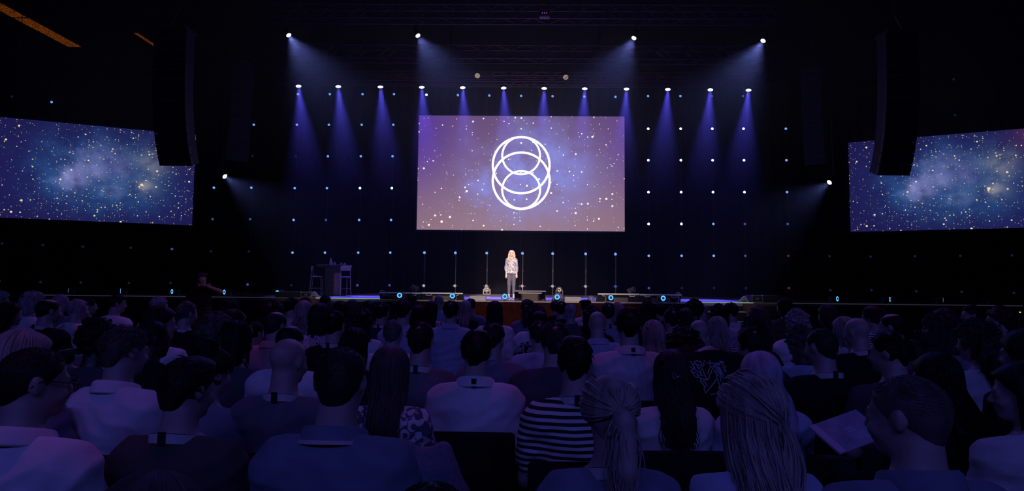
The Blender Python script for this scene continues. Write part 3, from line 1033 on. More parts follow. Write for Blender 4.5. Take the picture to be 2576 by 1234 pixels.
stage_monitor(957, 1061, 736, 18.35, 'low slanted monitor with pale top rail, outer one on the table side', -1)
stage_monitor(1062, 1166, 736.5, 18.35, 'low slanted monitor with pale top rail, inner one on the table side')
stage_monitor(1502, 1606, 738.5, 18.35, 'low slanted monitor with pale top rail, inner one away from the table')
stage_monitor(1607, 1711, 740.5, 18.35, 'low slanted monitor with pale top rail, outer one away from the table', 1)
# desk monitor with speaker cabinet by the speaker's feet
a, b = at(1294, 730, 18.1), at(1373, 730, 18.1)
w = b.x - a.x
h = a.z - SZ
root = empty('desk_monitor', ((a.x + b.x) / 2, 18.1, SZ))
tag(root, 'dark box monitor with flat lilac top and a cabinet beneath, beside the speaker', 'monitor')
MB().rbox((-w / 2, -0.2, h - 0.035), (w / 2, 0.45, h), 0.006).build('top_board', mat('lilac_board', (0.34, 0.28, 0.42), 0.4), root)
MB().box((-w / 2, -0.02, 0), (-w / 2 + 0.02, 0.42, h - 0.035)).box((w / 2 - 0.02, -0.02, 0), (w / 2, 0.42, h - 0.035)).box((-w / 2 + 0.02, 0.38, 0), (w / 2 - 0.02, 0.42, h - 0.035)).build('case', MATTE, root)
MB().rbox((-w * 0.37, -0.17, h - 0.085), (w * 0.37, -0.12, h - 0.06), 0.006).build('front_bar', RAIL, root)
MB().rbox((-w * 0.25, -0.12, 0.0), (w * 0.25, 0.3, h - 0.10), 0.012).build('speaker_cabinet', BROWN, root)
lt = MB()
for sx in (-1, 1):
    for q in range(5):
        lt.ball((sx * w * 0.275, -0.13 + 0.01 * (q % 2), 0.03 + q * 0.045), 0.017, 6)
lt.build('connector_row', mat('chrome_plug', (0.5, 0.45, 0.5), 0.2, 0.9), root)
# pale front fill boxes
PALE = mat('pale_box', (0.46, 0.41, 0.40), 0.6, bump=0.2, bscale=300)
for px0, px1, py0, lab in ((1181, 1222, 744, 'pale low box on the stage front beside the inner monitor near the speaker'), (1421, 1462, 746, 'pale low box on the stage front beyond the desk monitor')):
    a, b = at(px0, py0, CF + 0.12), at(px1, py0, CF + 0.12)
    w, h = b.x - a.x, a.z - SZ
    root = empty('front_fill_speaker', ((a.x + b.x) / 2, CF + 0.28, SZ))
    tag(root, lab, 'loudspeaker', 'pale boxes on the stage front')
    MB().rbox((-w / 2, -0.14, 0), (w / 2, 0.14, h), 0.008).build('cabinet', PALE, root)
    MB().rbox((-w / 2 + 0.015, -0.15, 0.012), (w / 2 - 0.015, -0.139, h - 0.012), 0.004).build('grille', PALE, root)
    MB().lathe([(0.008, 0), (0.006, 0.004)], 8, Matrix.Translation((0, -0.151, h * 0.75)) @ Matrix.Rotation(PI / 2, 4, 'X')).build('badge', STEEL, root)
# glassy lamps: dome behind the desk side lamp and a small jar-like one
GL = mat('lilac_glass', (0.20, 0.15, 0.36), 0.15, spec=1.0)
p = at(1404, 752, CF + 0.62)
root = empty('dome_lamp', (p.x, CF + 0.62, SZ))
tag(root, 'clear domed floor lamp right behind an edge lamp beside the desk monitor', 'stage lamp')
MB().lathe([(0.20, 0), (0.21, 0.04), (0.19, 0.08)], 24).build('base', STEEL, root, True)
MB().ball((0, 0, 0.10), 0.17, 14, (1, 1, 0.95)).build('dome', GL, root, True)
MB().ring((0, 0, 0.1), 0.175, 0.014, 28, 6).build('rim', ALU, root, True)
p = at(1487, 754, CF + 0.45)
root = empty('dome_lamp', (p.x, CF + 0.45, SZ))
tag(root, 'small clear domed floor lamp beside the inner end of the farther monitors', 'stage lamp')
MB().lathe([(0.15, 0), (0.16, 0.02), (0.13, 0.05)], 24).build('base', ALU, root, True)
MB().ball((0, 0, 0.08), 0.11, 12).build('dome', GL, root, True)
MB().tube([(-0.22, -0.05, 0.02), (-0.12, -0.08, 0.05), (-0.05, -0.12, 0.06)], 0.012, 6).build('cable_tail', STEEL, root)

# flight cases with a plywood box and a small wedge, one at each wing
PLY = mat('plywood', (0.17, 0.095, 0.065), 0.7, noise=0.3, nscale=40)
for px0, px1, py0, py1, sgn, lab, lab2 in ((690, 782, 733, 757, 1, 'black flight case with metal corners on the stage by the high table', 'brown plywood box at the stage edge below the flight case by the table'),
                                           (1893, 1985, 742, 768, -1, 'black flight case with metal corners on the stage away from the table', 'brown plywood box at the stage edge away from the table')):
    a, b = at(px0, py0, WF + 0.1), at(px1, py0, WF + 0.1)
    w, h = b.x - a.x, min(a.z, b.z) - SZ
    root = empty('flight_case', ((a.x + b.x) / 2, WF + 0.45, SZ))
    tag(root, lab, 'case')
    MB().rbox((-w / 2, -0.3, 0), (w / 2, 0.3, h), 0.012).build('body', MATTE, root)
    e = w / 2 * sgn
    fr = MB()
    x0, x1 = (e - 0.36, e + 0.004) if sgn > 0 else (e - 0.004, e + 0.36)
    for z_ in (0.0, h - 0.03):
        fr.box((x0, -0.306, z_), (x1, -0.29, z_ + 0.034))
    for x_ in (x0, x1 - 0.03):
        fr.box((x_, -0.306, 0), (x_ + 0.03, -0.29, h))
    fr.build('corner_frame', mat('case_metal', (0.36, 0.36, 0.30), 0.4, 0.7), root)
    MB().rbox(((x0 + x1) / 2 - 0.05, -0.312, h * 0.4), ((x0 + x1) / 2 + 0.05, -0.30, h * 0.62), 0.004).build('latch', ALU, root)
    for x_ in (x0 + 0.02, x1 - 0.02):
        MB().ball((x_, -0.3, h - 0.01), 0.028, 8).build('corner_ball', ALU, root, True)
    xb = (b.x + 0.12) if sgn > 0 else (a.x - 0.32)
    bx = empty('plywood_box', (xb + 0.1, WF - 0.22, 0))
    tag(bx, lab2, 'box')
    MB().rbox((-0.17, -0.16, 0), (0.17, 0.16, SZ - 0.03), 0.006).build('carcass', PLY, bx)
    MB().box((-0.15, -0.164, 0.30), (0.15, -0.159, 0.32)).build('seam_batten', mat('ply_dark', (0.07, 0.04, 0.03), 0.8), bx)
    wp = empty('stage_wedge', ((xb + 0.02), WF + 0.14, SZ))
    tag(wp, 'small beige wedge standing at the stage corner %s' % ('by the high table' if sgn > 0 else 'away from the high table'), 'wedge')
    MB().prism([(-0.16, 0), (0.16, 0), (-0.05 * sgn, 0.21)], -0.13, 0.1).build('body', mat('beige_wedge', (0.42, 0.36, 0.26), 0.7), wp)
    MB().box((-0.06, -0.136, 0.02), (0.06, -0.129, 0.05)).build('hand_slot', MATTE, wp)

# ------------------------------------------------------------------ high table and stools
LIT_SIDE = mat('table_side_lit', (0.20, 0.13, 0.10), 0.55, noise=0.4, nscale=10, stretch=(1, 1, 8))  # paler brown: light on the table's side faces, put into the colour
DWOOD = mat('table_dark', (0.035, 0.03, 0.04), 0.5, noise=0.3, nscale=10)
TY = 21.6
a, b = at(806, 664, TY), at(877, 667, TY)
tw, th = b.x - a.x, (a.z + b.z) / 2 - SZ
root = empty('high_table', ((a.x + b.x) / 2, TY, SZ), -0.25)
tag(root, 'dark high table with a thick top and slab leg at the side of the stage', 'table')
MB().rbox((-tw * 0.5, -0.34, th - 0.085), (tw * 0.5, 0.34, th), 0.006).build('table_top', DWOOD, root)
MB().rbox((-tw * 0.22, -0.24, 0.02), (tw * 0.12, 0.24, th - 0.085), 0.006).build('slab_leg', DWOOD, root)
MB().rbox((tw * 0.12, -0.22, 0.0), (tw * 0.17, 0.22, th - 0.30), 0.004).build('lit_leg_side', LIT_SIDE, root)
MB().rbox((-tw * 0.4, -0.3, 0.0), (tw * 0.3, 0.3, 0.03), 0.006).build('foot_plate', DWOOD, root)
MB().rbox((tw * 0.5, -0.33, th - 0.08), (tw * 0.5 + 0.012, 0.33, th - 0.005), 0.003).build('lit_end_face', LIT_SIDE, root)
tdeg = Matrix.Translation(root.location) @ Matrix.Rotation(-0.25, 4, 'Z')
GLASS = mat('tumbler_glass', (0.22, 0.20, 0.40), 0.08, spec=1.0)


def on_table(name, x, y, prof, m, label, cat, group=None, cap=None):
    q = tdeg @ Vector((x, y, th + 0.0005))
    r = empty(name, q)
    tag(r, label, cat, group)
    MB().lathe(prof, 16).build('glass_wall' if cap is None else 'bottle_glass', m, r, True)
    if cap:
        MB().lathe(cap, 12).build('cap', mat('cap_white', (0.6, 0.6, 0.62), 0.4), r)
    else:
        MB().lathe([(prof[1][0] * 0.86, 0.012), (prof[1][0] * 0.9, 0.06)], 14).build('water', mat('water_tint', (0.4, 0.34, 0.6), 0.05, spec=1.0), r)


on_table('water_bottle', -0.16, 0.0, [(0.035, 0), (0.045, 0.01), (0.045, 0.15), (0.02, 0.2), (0.016, 0.225)], GLASS, 'tall clear water bottle on the high table', 'bottle', None, [(0.018, 0.225), (0.018, 0.25), (0.012, 0.252)])
tumb = [(0.034, 0), (0.037, 0.004), (0.042, 0.1), (0.039, 0.1), (0.035, 0.01)]
on_table('tumbler', -0.06, -0.08, tumb, GLASS, 'glass tumbler on the high table touching the bottle', 'glass', 'tumblers on the high table')
on_table('tumbler', 0.04, -0.05, tumb, GLASS, 'glass tumbler on the high table, second from the bottle', 'glass', 'tumblers on the high table')
on_table('tumbler', 0.32, -0.05, [(r_ * 0.9, z_ * 0.75) for r_, z_ in tumb], GLASS, 'short glass tumbler at the stool end of the high table', 'glass', 'tumblers on the high table')
on_table('tumbler', 0.41, 0.02, [(r_ * 0.9, z_ * 0.75) for r_, z_ in tumb], GLASS, 'short glass tumbler nearest the brown-lit end of the high table', 'glass', 'tumblers on the high table')


def bar_stool(x, y, yaw, label):
    root = empty('bar_stool', (x, y, SZ), yaw)
    tag(root, label, 'stool', 'bar stools at the high table')
    leg = mat('stool_metal', (0.22, 0.19, 0.24), 0.35, 0.6)
    hs = 0.74
    MB().rbox((-0.20, -0.20, hs - 0.05), (0.20, 0.20, hs), 0.018).build('seat', mat('stool_seat', (0.14, 0.10, 0.22), 0.5), root)
    for sx in (-1, 1):
        MB().tube([(sx * 0.18, -0.18, hs - 0.05), (sx * 0.20, -0.2, 0.0)], 0.014, 6).build('leg', leg, root)
        MB().tube([(sx * 0.18, 0.18, hs + 0.34), (sx * 0.18, 0.17, hs - 0.04), (sx * 0.20, 0.23, 0.0)], 0.015, 6).build('leg', leg, root)
    fr = MB()
    for z_, q in ((0.28, 0.193),):
        fr.tube([(-q, -q, z_), (q, -q, z_)], 0.011, 5).tube([(-q, q + .02, z_), (q, q + .02, z_)], 0.011, 5).tube([(-q, -q, z_), (-q, q + .02, z_)], 0.011, 5).tube([(q, -q, z_), (q, q + .02, z_)], 0.011, 5)
    fr.build('foot_rail', leg, root)
    MB().rbox((-0.2, 0.165, hs + 0.20), (0.2, 0.195, hs + 0.36), 0.012).build('backrest', mat('stool_back', (0.23, 0.19, 0.20), 0.6), root)


p = at(797, 738, TY)
bar_stool(p.x, TY - 0.05, 1.75, 'bar stool at the outer end of the high table, seen from the side')
p = at(871, 738, TY)
bar_stool(p.x, TY - 0.35, -2.5, 'bar stool at the inner end of the high table, its back turned to the seats')


# ------------------------------------------------------------------ soft bodies: distance fields turned into meshes
class Fld:
    def __init__(s, lo, hi, h):
        s.lo, s.h = np.array(lo, float), h
        s.n = np.ceil((np.array(hi) - s.lo) / h).astype(int) + 1
        s.F = np.full(s.n, 0.5, np.float32)
        s.ax = [(s.lo[i] + h * np.arange(s.n[i])).astype(np.float32) for i in range(3)]

    def blk(s, lo, hi):
        a = np.clip(np.floor((np.array(lo) - s.lo) / s.h).astype(int), 0, s.n)
        b = np.clip(np.ceil((np.array(hi) - s.lo) / s.h).astype(int) + 1, 0, s.n)
        if (b <= a).any():
            return None, None
        sl = tuple(slice(a[i], b[i]) for i in range(3))
        X, Y, Z = s.ax[0][sl[0]][:, None, None], s.ax[1][sl[1]][None, :, None], s.ax[2][sl[2]][None, None, :]
        return sl, (X, Y, Z)

    def put(s, sl, d, k, sub):
        a = s.F[sl]
        if sub:
            d = -d
            h = np.clip(0.5 - 0.5 * (d - a) / -k * -1, 0, 1) if False else np.clip(0.5 + 0.5 * (d - a) / k, 0, 1)
            s.F[sl] = a * (1 - h) + d * h + k * h * (1 - h)
        else:
            h = np.clip(0.5 + 0.5 * (d - a) / k, 0, 1)
            s.F[sl] = d * (1 - h) + a * h - k * h * (1 - h)

    def cap(s, a, b, ra, rb=None, k=0.02, sub=False, sx=1.0):
        rb = ra if rb is None else rb
        a, b = np.array(a, float), np.array(b, float)
        m = max(ra, rb) * max(1, sx) + k + 2.5 * s.h
        sl, P = s.blk(np.minimum(a, b) - m, np.maximum(a, b) + m)
        if sl is None:
            return
        X, Y, Z = P
        d = b - a
        d[0] /= sx
        L = max((d ** 2).sum(), 1e-9)
        px, py, pz = (X - a[0]) / sx, Y - a[1], Z - a[2]
        t = np.clip((px * d[0] + py * d[1] + pz * d[2]) / L, 0, 1)
        dist = np.sqrt((px - t * d[0]) ** 2 + (py - t * d[1]) ** 2 + (pz - t * d[2]) ** 2) - (ra + (rb - ra) * t)
        s.put(sl, dist.astype(np.float32), k, sub)

    def ell(s, c, r, k=0.02, sub=False, R=None):
        c, r = np.array(c, float), np.array(r, float)
        m = r.max() + k + 2.5 * s.h
        sl, P = s.blk(c - m, c + m)
        if sl is None:
            return
        X, Y, Z = P[0] - c[0], P[1] - c[1], P[2] - c[2]
        if R is not None:
            X, Y, Z = (R[0][0] * X + R[1][0] * Y + R[2][0] * Z, R[0][1] * X + R[1][1] * Y + R[2][1] * Z, R[0][2] * X + R[1][2] * Y + R[2][2] * Z)
        k0 = np.sqrt((X / r[0]) ** 2 + (Y / r[1]) ** 2 + (Z / r[2]) ** 2)
        k1 = np.sqrt((X / r[0] ** 2) ** 2 + (Y / r[1] ** 2) ** 2 + (Z / r[2] ** 2) ** 2) + 1e-9
        s.put(sl, (k0 * (k0 - 1) / k1).astype(np.float32), k, sub)

    def grid(s):
        return s.ax[0][:, None, None], s.ax[1][None, :, None], s.ax[2][None, None, :]

    def cut(s, D):
        """keep where D < 0"""
        s.F = np.maximum(s.F, D.astype(np.float32))

    def rough(s, amp, freq, seed, stretch=(1, 1, 1), n=7):
        g = np.random.default_rng(seed)
        X, Y, Z = s.grid()
        for i in range(n):
            v = g.normal(size=3)
            v = v / np.linalg.norm(v) * freq * (0.6 + 0.9 * g.random()) * np.array(stretch)
            s.F += (amp / n * 1.8 * np.sin(v[0] * X + v[1] * Y + v[2] * Z + g.random() * 6.3)).astype(np.float32)

    def creases(s, amp, freq, seed, n=4):
        """soft cloth folds: rounded ridges running in a few slanting directions"""
        g = np.random.default_rng(seed)
        X, Y, Z = s.grid()
        for i in range(n):
            a = g.uniform(0.3, 1.25) * (1 if i % 2 else -1)
            fr = freq * g.uniform(0.7, 1.4)
            w = fr * (math.cos(a) * X * 0.7 + math.sin(a) * Z) + fr * 0.3 * Y + 1.1 * np.sin(fr * 0.35 * (X - Z) + i) + g.random() * 6
            m = np.clip(0.5 + 0.9 * np.sin(6 * X + 5 * Z + g.random() * 6), 0, 1)
            s.F += (amp * m * (np.abs(np.sin(w * 0.5)) - 0.62)).astype(np.float32)

    def nets(s):
        F = s.F
        S = F < 0
        nx, ny, nz = F.shape
        cnt = np.zeros((nx - 1, ny - 1, nz - 1), np.int8)
        for dx in (0, 1):
            for dy in (0, 1):
                for dz in (0, 1):
                    cnt += S[dx:nx - 1 + dx, dy:ny - 1 + dy, dz:nz - 1 + dz]
        mask = (cnt > 0) & (cnt < 8)
        cells = np.argwhere(mask)
        idx = np.full(mask.shape, -1, np.int32)
        idx[mask] = np.arange(len(cells))
        pos, num = np.zeros((len(cells), 3)), np.zeros(len(cells))
        for a in range(3):
            o1, o2 = (a + 1) % 3, (a + 2) % 3
            for p in (0, 1):
                for q in (0, 1):
                    A = cells.copy()
                    A[:, o1] += p
                    A[:, o2] += q
                    B = A.copy()
                    B[:, a] += 1
                    fa, fb = F[A[:, 0], A[:, 1], A[:, 2]], F[B[:, 0], B[:, 1], B[:, 2]]
                    m = (fa < 0) != (fb < 0)
                    t = np.where(m, fa / np.where(fa == fb, 1, fa - fb), 0)
                    c = A.astype(float)
                    c[:, a] += t
                    pos[m] += c[m]
                    num[m] += 1
        pos /= np.maximum(num, 1)[:, None]
        quads = []
        for a in range(3):
            o1, o2 = (a + 1) % 3, (a + 2) % 3
            lo = [slice(None)] * 3
            hi = [slice(None)] * 3
            lo[a], hi[a] = slice(0, -1), slice(1, None)
            for o in (o1, o2):
                lo[o] = hi[o] = slice(1, -1)
            A, B = S[tuple(lo)], S[tuple(hi)]
            for flip in (False, True):
                e = np.argwhere((A & ~B) if not flip else (~A & B))
                if not len(e):
                    continue
                e[:, o1] += 1
                e[:, o2] += 1
                cs = []
                for p, q in ((-1, -1), (0, -1), (0, 0), (-1, 0)):
                    c = e.copy()
                    c[:, o1] += p
                    c[:, o2] += q
                    cs.append(idx[c[:, 0], c[:, 1], c[:, 2]])
                Q = np.stack(cs, 1)
                quads.append(Q[:, ::-1] if flip else Q)
        Q = np.concatenate(quads) if quads else np.zeros((0, 4), np.int32)
        return s.lo + pos * s.h, Q

    def mesh(s, name):
        v, q = s.nets()
        return np_mesh(name, v, q)


def np_mesh(name, v, q):
    me = bpy.data.meshes.new(name)
    me.vertices.add(len(v))
    me.vertices.foreach_set('co', np.ascontiguousarray(v, np.float32).ravel())
    n = q.shape[1]
    me.loops.add(q.size)
    me.loops.foreach_set('vertex_index', np.ascontiguousarray(q, np.int32).ravel())
    me.polygons.add(len(q))
    me.polygons.foreach_set('loop_start', np.arange(0, q.size, n, dtype=np.int32))
    me.polygons.foreach_set('use_smooth', np.ones(len(q), bool))
    me.update(calc_edges=True)
    me.validate()
    return me


def strands(me_name, base, lines, r0_, r1_):
    """join tapered locks to a hair shell (v, q)"""
    v, q = base
    V, Q, b = [v], [q], len(v)
    ang = np.array([0.3, 1.87, 3.44, 5.01])
    for L in lines:
        L = np.asarray(L, float)
        n = len(L)
        t = np.gradient(L, axis=0)
        t /= np.linalg.norm(t, axis=1)[:, None] + 1e-9
        ref = np.array([0.31, 0.2, 0.93]) if abs(t[0][2]) < 0.8 else np.array([1.0, 0.1, 0.2])
        a = np.cross(t, ref)
        a /= np.linalg.norm(a, axis=1)[:, None] + 1e-9
        c = np.cross(t, a)
        rr = np.interp(np.linspace(0, 1, n), [0, 0.12, 0.7, 1], [r1_, r0_, r0_ * 0.8, r1_])
        ring = L[:, None, :] + rr[:, None, None] * (np.cos(ang)[None, :, None] * a[:, None, :] + np.sin(ang)[None, :, None] * c[:, None, :])
        V.append(ring.reshape(-1, 3))
        i = np.arange(n - 1)[:, None] * 4 + b
        kk = np.arange(4)[None, :]
        k2 = (kk + 1) % 4
        Q.append(np.stack([i + kk, i + k2, i + 4 + k2, i + 4 + kk], 2).reshape(-1, 4))
        b += n * 4
    return np_mesh(me_name, np.concatenate(V), np.concatenate(Q))


# ------------------------------------------------------------------ the figure
SEATED = dict(pel=(0, 0.0, 0.56), wai=(0, 0.005, 0.74), che=(0, 0.0, 0.92), shz=1.0, shy=-0.012, nb=(0, -0.02, 1.04), head=(0, 0.03, 1.24),
              arms=[((s * 0.164, -0.008, 0.985), (s * 0.205, 0.045, 0.725), (s * 0.12, 0.27, 0.645), (-s * 0.25, 0.95, -0.12)) for s in (-1, 1)],
              legs=[((s * 0.09, 0.02, 0.545), (s * 0.115, 0.43, 0.515), (s * 0.115, 0.42, 0.09), (s * 0.125, 0.56, 0.035)) for s in (-1, 1)])


HS = 0.94


def head_in(f, C, R, sex, k=0.02):
    C = np.array(C, float)
    R = np.array(R)
    w = lambda p: C + R @ (HS * np.array(p, float))
    F_ = f

    class f:  # the same field with every measure scaled to the head size
        ell = staticmethod(lambda c, r, *q, **k_: F_.ell(c, HS * np.array(r, float), *q, **k_))
        cap = staticmethod(lambda a_, b_, ra, rb=None, *q, **k_: F_.cap(a_, b_, HS * ra, None if rb is None else HS * rb, *q, **k_))
    n = 0.92 if sex == 'f' else 1.0
    f.ell(w((0, -0.016, 0.026)), (0.074 * n, 0.094, 0.085), k, R=R)
    f.ell(w((0, 0.028, -0.045)), (0.058 * n, 0.058, 0.068), 0.03, R=R)
    f.ell(w((0, 0.064, -0.092)), (0.026 * n, 0.022, 0.02), 0.02, R=R)
    f.cap(w((-0.03, 0.076, 0.016)), w((0.03, 0.076, 0.016)), 0.010, None, 0.012)
    for s in (-1, 1):
        f.ell(w((s * 0.031, 0.092, -0.004)), (0.015, 0.012, 0.010), 0.008, True, R)
        f.ell(w((s * 0.031, 0.077, -0.004)), (0.011, 0.011, 0.010), 0.003, False, R)
        f.ell(w((s * 0.037, 0.068, -0.038)), (0.02, 0.016, 0.018), 0.02, False, R)
        f.ell(w((s * 0.074 * n, -0.012, -0.008)), (0.010, 0.017, 0.030), 0.010, False, R)
        f.ell(w((s * 0.078 * n, -0.020, -0.002)), (0.007, 0.012, 0.026), 0.006, False, R)
        f.ell(w((s * 0.085 * n, 0.004, -0.006)), (0.006, 0.009, 0.016), 0.005, True, R)
    f.cap(w((0, 0.084, 0.004)), w((0, 0.103, -0.032)), 0.007, 0.011, 0.008)
    for s in (-1, 1):
        f.ell(w((s * 0.010, 0.094, -0.035)), (0.008, 0.009, 0.007), 0.006, False, R)
    f.ell(w((0, 0.084, -0.058)), (0.023, 0.009, 0.005), 0.005, False, R)
    f.ell(w((0, 0.083, -0.068)), (0.020, 0.009, 0.006), 0.005, False, R)
    f.ell(w((0, 0.093, -0.063)), (0.02, 0.006, 0.0016), 0.002, True, R)


def torso_in(f, J, sex, o=0.0, k=0.06):
    a = 0.9 if sex == 'f' else 1.0
    f.ell(J['pel'], (0.172 * (1.02 if sex == 'f' else 1) + o, 0.125 + o, 0.12 + o), k)
    f.ell(J['wai'], (0.150 * a + o, 0.105 + o, 0.16 + o), k)
    c = np.array(J['che'])
    f.ell(c, (0.163 * a + o, 0.110 + o, 0.17 + o), k)
    if sex == 'f':
        for s in (-1, 1):
            f.ell(c + (s * 0.07, 0.085, -0.02), (0.055 + o, 0.05 + o, 0.055 + o), 0.04)
    z, y = J['shz'], J['shy']
    f.cap((-0.12 * a, y, z), (0.12 * a, y, z), 0.062 + o, None, k)
    nb = np.array(J['nb'])
    for s in (-1, 1):
        f.cap(nb + (0, 0, 0.03), (s * 0.125 * a, y - 0.004, z + 0.028), 0.042 + o, 0.034 + o, 0.05)


def arm_in(f, J, i, sex, o=0.0, upto=1.0, hand=True, fore=True):
    sh, el, wr, hd = [np.array(p, float) for p in J['arms'][i]]
    if sex == 'f':
        sh = sh * (0.92, 1, 1)
        el = el * (0.93, 1, 1)
    q = 0.9 if sex == 'f' else 1.0
    e = sh + (el - sh) * upto
    f.cap(sh, e, 0.057 * q + o, (0.057 - 0.013 * upto) * q + o, 0.045)
    if upto < 1:
        return
    if fore:
        f.cap(el, wr, 0.043 * q + o, 0.028 * q + o, 0.02)
    if hand:
        d = hd / np.linalg.norm(hd)
        side = np.cross(d, (0, 0, 1.0))
        side = side / (np.linalg.norm(side) + 1e-9)
        if i == 0:
            side = -side
        nrm = np.cross(side, d)
        pc = wr + d * 0.045
        f.cap(wr, pc + d * 0.02, 0.024 * q, 0.028 * q, 0.02)
        f.cap(pc - side * 0.018, pc + side * 0.018, 0.017 * q, None, 0.02)
        for j, (off, ln) in enumerate(((-0.027, 0.066), (-0.009, 0.078), (0.009, 0.074), (0.026, 0.058))):
            b0 = pc + d * 0.03 + side * off
            b1 = b0 + d * ln * 0.55 - nrm * 0.004
            b2 = b1 + d * ln * 0.42 - nrm * 0.022
            f.cap(b0, b1, 0.0098 * q, 0.0088 * q, 0.006)
            f.cap(b1, b2, 0.0088 * q, 0.0075 * q, 0.004)
        t0 = pc - d * 0.015 - side * 0.026
        t1 = t0 - side * 0.026 + d * 0.026 - nrm * 0.01
        t2 = t1 - side * 0.004 + d * 0.028 - nrm * 0.008
        f.cap(t0, t1, 0.012 * q, 0.010 * q, 0.008)
        f.cap(t1, t2, 0.010 * q, 0.008 * q, 0.004)


def leg_in(f, J, i, o=0.0, low=True, foot=True):
    hp, kn, an, to = [np.array(p, float) for p in J['legs'][i]]
    f.cap(hp, kn, 0.086 + o, 0.058 + o, 0.04)
    if low:
        f.cap(kn, an + (0, 0, 0.0), 0.055 + o, 0.037 + o, 0.02)
    if foot:
        f.cap(an - (0, 0.02, 0.05), to, 0.034 + o * 0.5, 0.030 + o * 0.5, 0.02)


def rotz(a, nod=0.0, roll=0.0):
    return np.array(Matrix.Rotation(a, 3, 'Z') @ Matrix.Rotation(-nod, 3, 'X') @ Matrix.Rotation(roll, 3, 'Y'))


def bounds(J):
    P = [J['pel'], J['che'], J['head']] + [p for a in J['arms'] for p in a[:3]] + [p for l in J['legs'] for p in l]
    P = np.array(P)
    lo, hi = P.min(0) - 0.19, P.max(0) + 0.19
    lo[2] = max(lo[2], -0.03)
    return lo, hi


def body_mesh(J, sex, h, turn=0.0, nod=0.1, roll=0.0):
    f = Fld(*bounds(J), h)
    torso_in(f, J, sex, -0.007)
    for i in (0, 1):
        leg_in(f, J, i, -0.004)
        arm_in(f, J, i, sex, hand=(h < 0.0125))
    R = rotz(turn, nod, roll)
    C = np.array(J['head'])
    nk = 0.9 if sex == 'f' else 1.03
    f.cap(C + R @ np.array((0, -0.022, -0.055)), np.array(J['nb']) + (0, -0.005, 0.0), 0.054 * nk, 0.062 * nk, 0.03)
    head_in(f, C, R, sex)
    return f.mesh('person')


def shirt_mesh(J, sex, h, kind, seed=1):
    """kind: tee (short sleeves), long, vest (no sleeves), puff"""
    f = Fld(*bounds(J), h)
    o = 0.016
    torso_in(f, J, sex, o + (0.016 if kind == 'puff' else 0))
    if kind == 'puff':
        for i in (0, 1):
            leg_in(f, J, i, o + 0.012, False, False)
    if kind != 'vest':
        for i in (0, 1):
            if kind == 'tee':
                arm_in(f, J, i, sex, o + 0.008, 0.66)
            elif kind == 'puff':
                arm_in(f, J, i, sex, o + 0.010, 1.0, False)
            else:
                arm_in(f, J, i, sex, o + 0.004, 1.0, False)
    X, Y, Z = f.grid()
    pz = J['pel'][2]
    # cloth folds: broad drapes and a few cross creases low on the back
    f.rough(0.006, 24, seed, (1, 1, 0.7))
    f.creases(0.0085, 52, seed + 9)
    low = np.clip((J['che'][2] - Z) / 0.3, 0, 1)
    f.F += (0.0045 * low * np.sin(Z * 95 + 2.2 * np.sin(X * 9 + seed) + Y * 20)).astype(np.float32)
    f.cut(pz - (0.05 if kind == 'puff' else 0.015) + 0 * X + 0 * Y - Z)
    nb = J['nb']
    f.cut((Z - (nb[2] + 0.045)) + (Y - nb[1]) * 0.45 + 0 * X)
    if kind == 'puff':
        for a in J['arms']:
            wr = np.array(a[2])
            el = np.array(a[1])
            d = (wr - el) / np.linalg.norm(wr - el)
            cutp = el + (wr - el) * 0.55
            near = (np.sqrt((X - wr[0]) ** 2 + (Y - wr[1]) ** 2 + (Z - wr[2]) ** 2) < 0.13) & (np.abs(X) > 0.172)
            D = (X - cutp[0]) * d[0] + (Y - cutp[1]) * d[1] + (Z - cutp[2]) * d[2]
            f.cut(np.where(near, D, -1.0))
    return f.mesh('shirt')


def trouser_mesh(J, h, cuff=0.0):
    f = Fld(*bounds(J), h)
    o = 0.012
    f.ell(J['pel'], (0.172 + o, 0.125 + o, 0.12 + o), 0.05)
    for i in (0, 1):
        leg_in(f, J, i, o, True, False)
    X, Y, Z = f.grid()
    f.rough(0.005, 28, 5)
    f.cut(Z - (J['pel'][2] + 0.06) + 0 * X + 0 * Y)
    f.cut((J['legs'][0][2][2] + cuff) - Z + 0 * X + 0 * Y)
    return f.mesh('trousers')


def shoe_mesh(J, i, h=0.009):
    hp, kn, an, to = [np.array(p, float) for p in J['legs'][i]]
    f = Fld(np.minimum(an, to) - (0.09, 0.1, 0.09), np.maximum(an, to) + (0.09, 0.1, 0.03), h)
    f.cap(an - (0, 0.025, an[2] - 0.036), to, 0.044, 0.038, 0.02)
    f.cap(an - (0, 0.02, 0.03), an - (0, 0.02, 0.06), 0.046, None, 0.02)
    X, Y, Z = f.grid()
    f.cut(0.002 - Z + 0 * X + 0 * Y)
    f.cut(Z - an[2] + 0.005 + 0 * X + 0 * Y)
    return f.mesh('shoe')


# ------------------------------------------------------------------ hair (head frame: origin in the middle of the head, face to +y)
def skull_pt(th, ph, o):
    """point on the scalp: th from the crown down, ph azimuth (0 = back)"""
    n = np.array([math.sin(th) * math.sin(ph), -math.sin(th) * math.cos(ph), math.cos(th)])
    return np.array([0, -0.016, 0.026]) + n * np.array([0.074 + o, 0.094 + o, 0.085 + o])


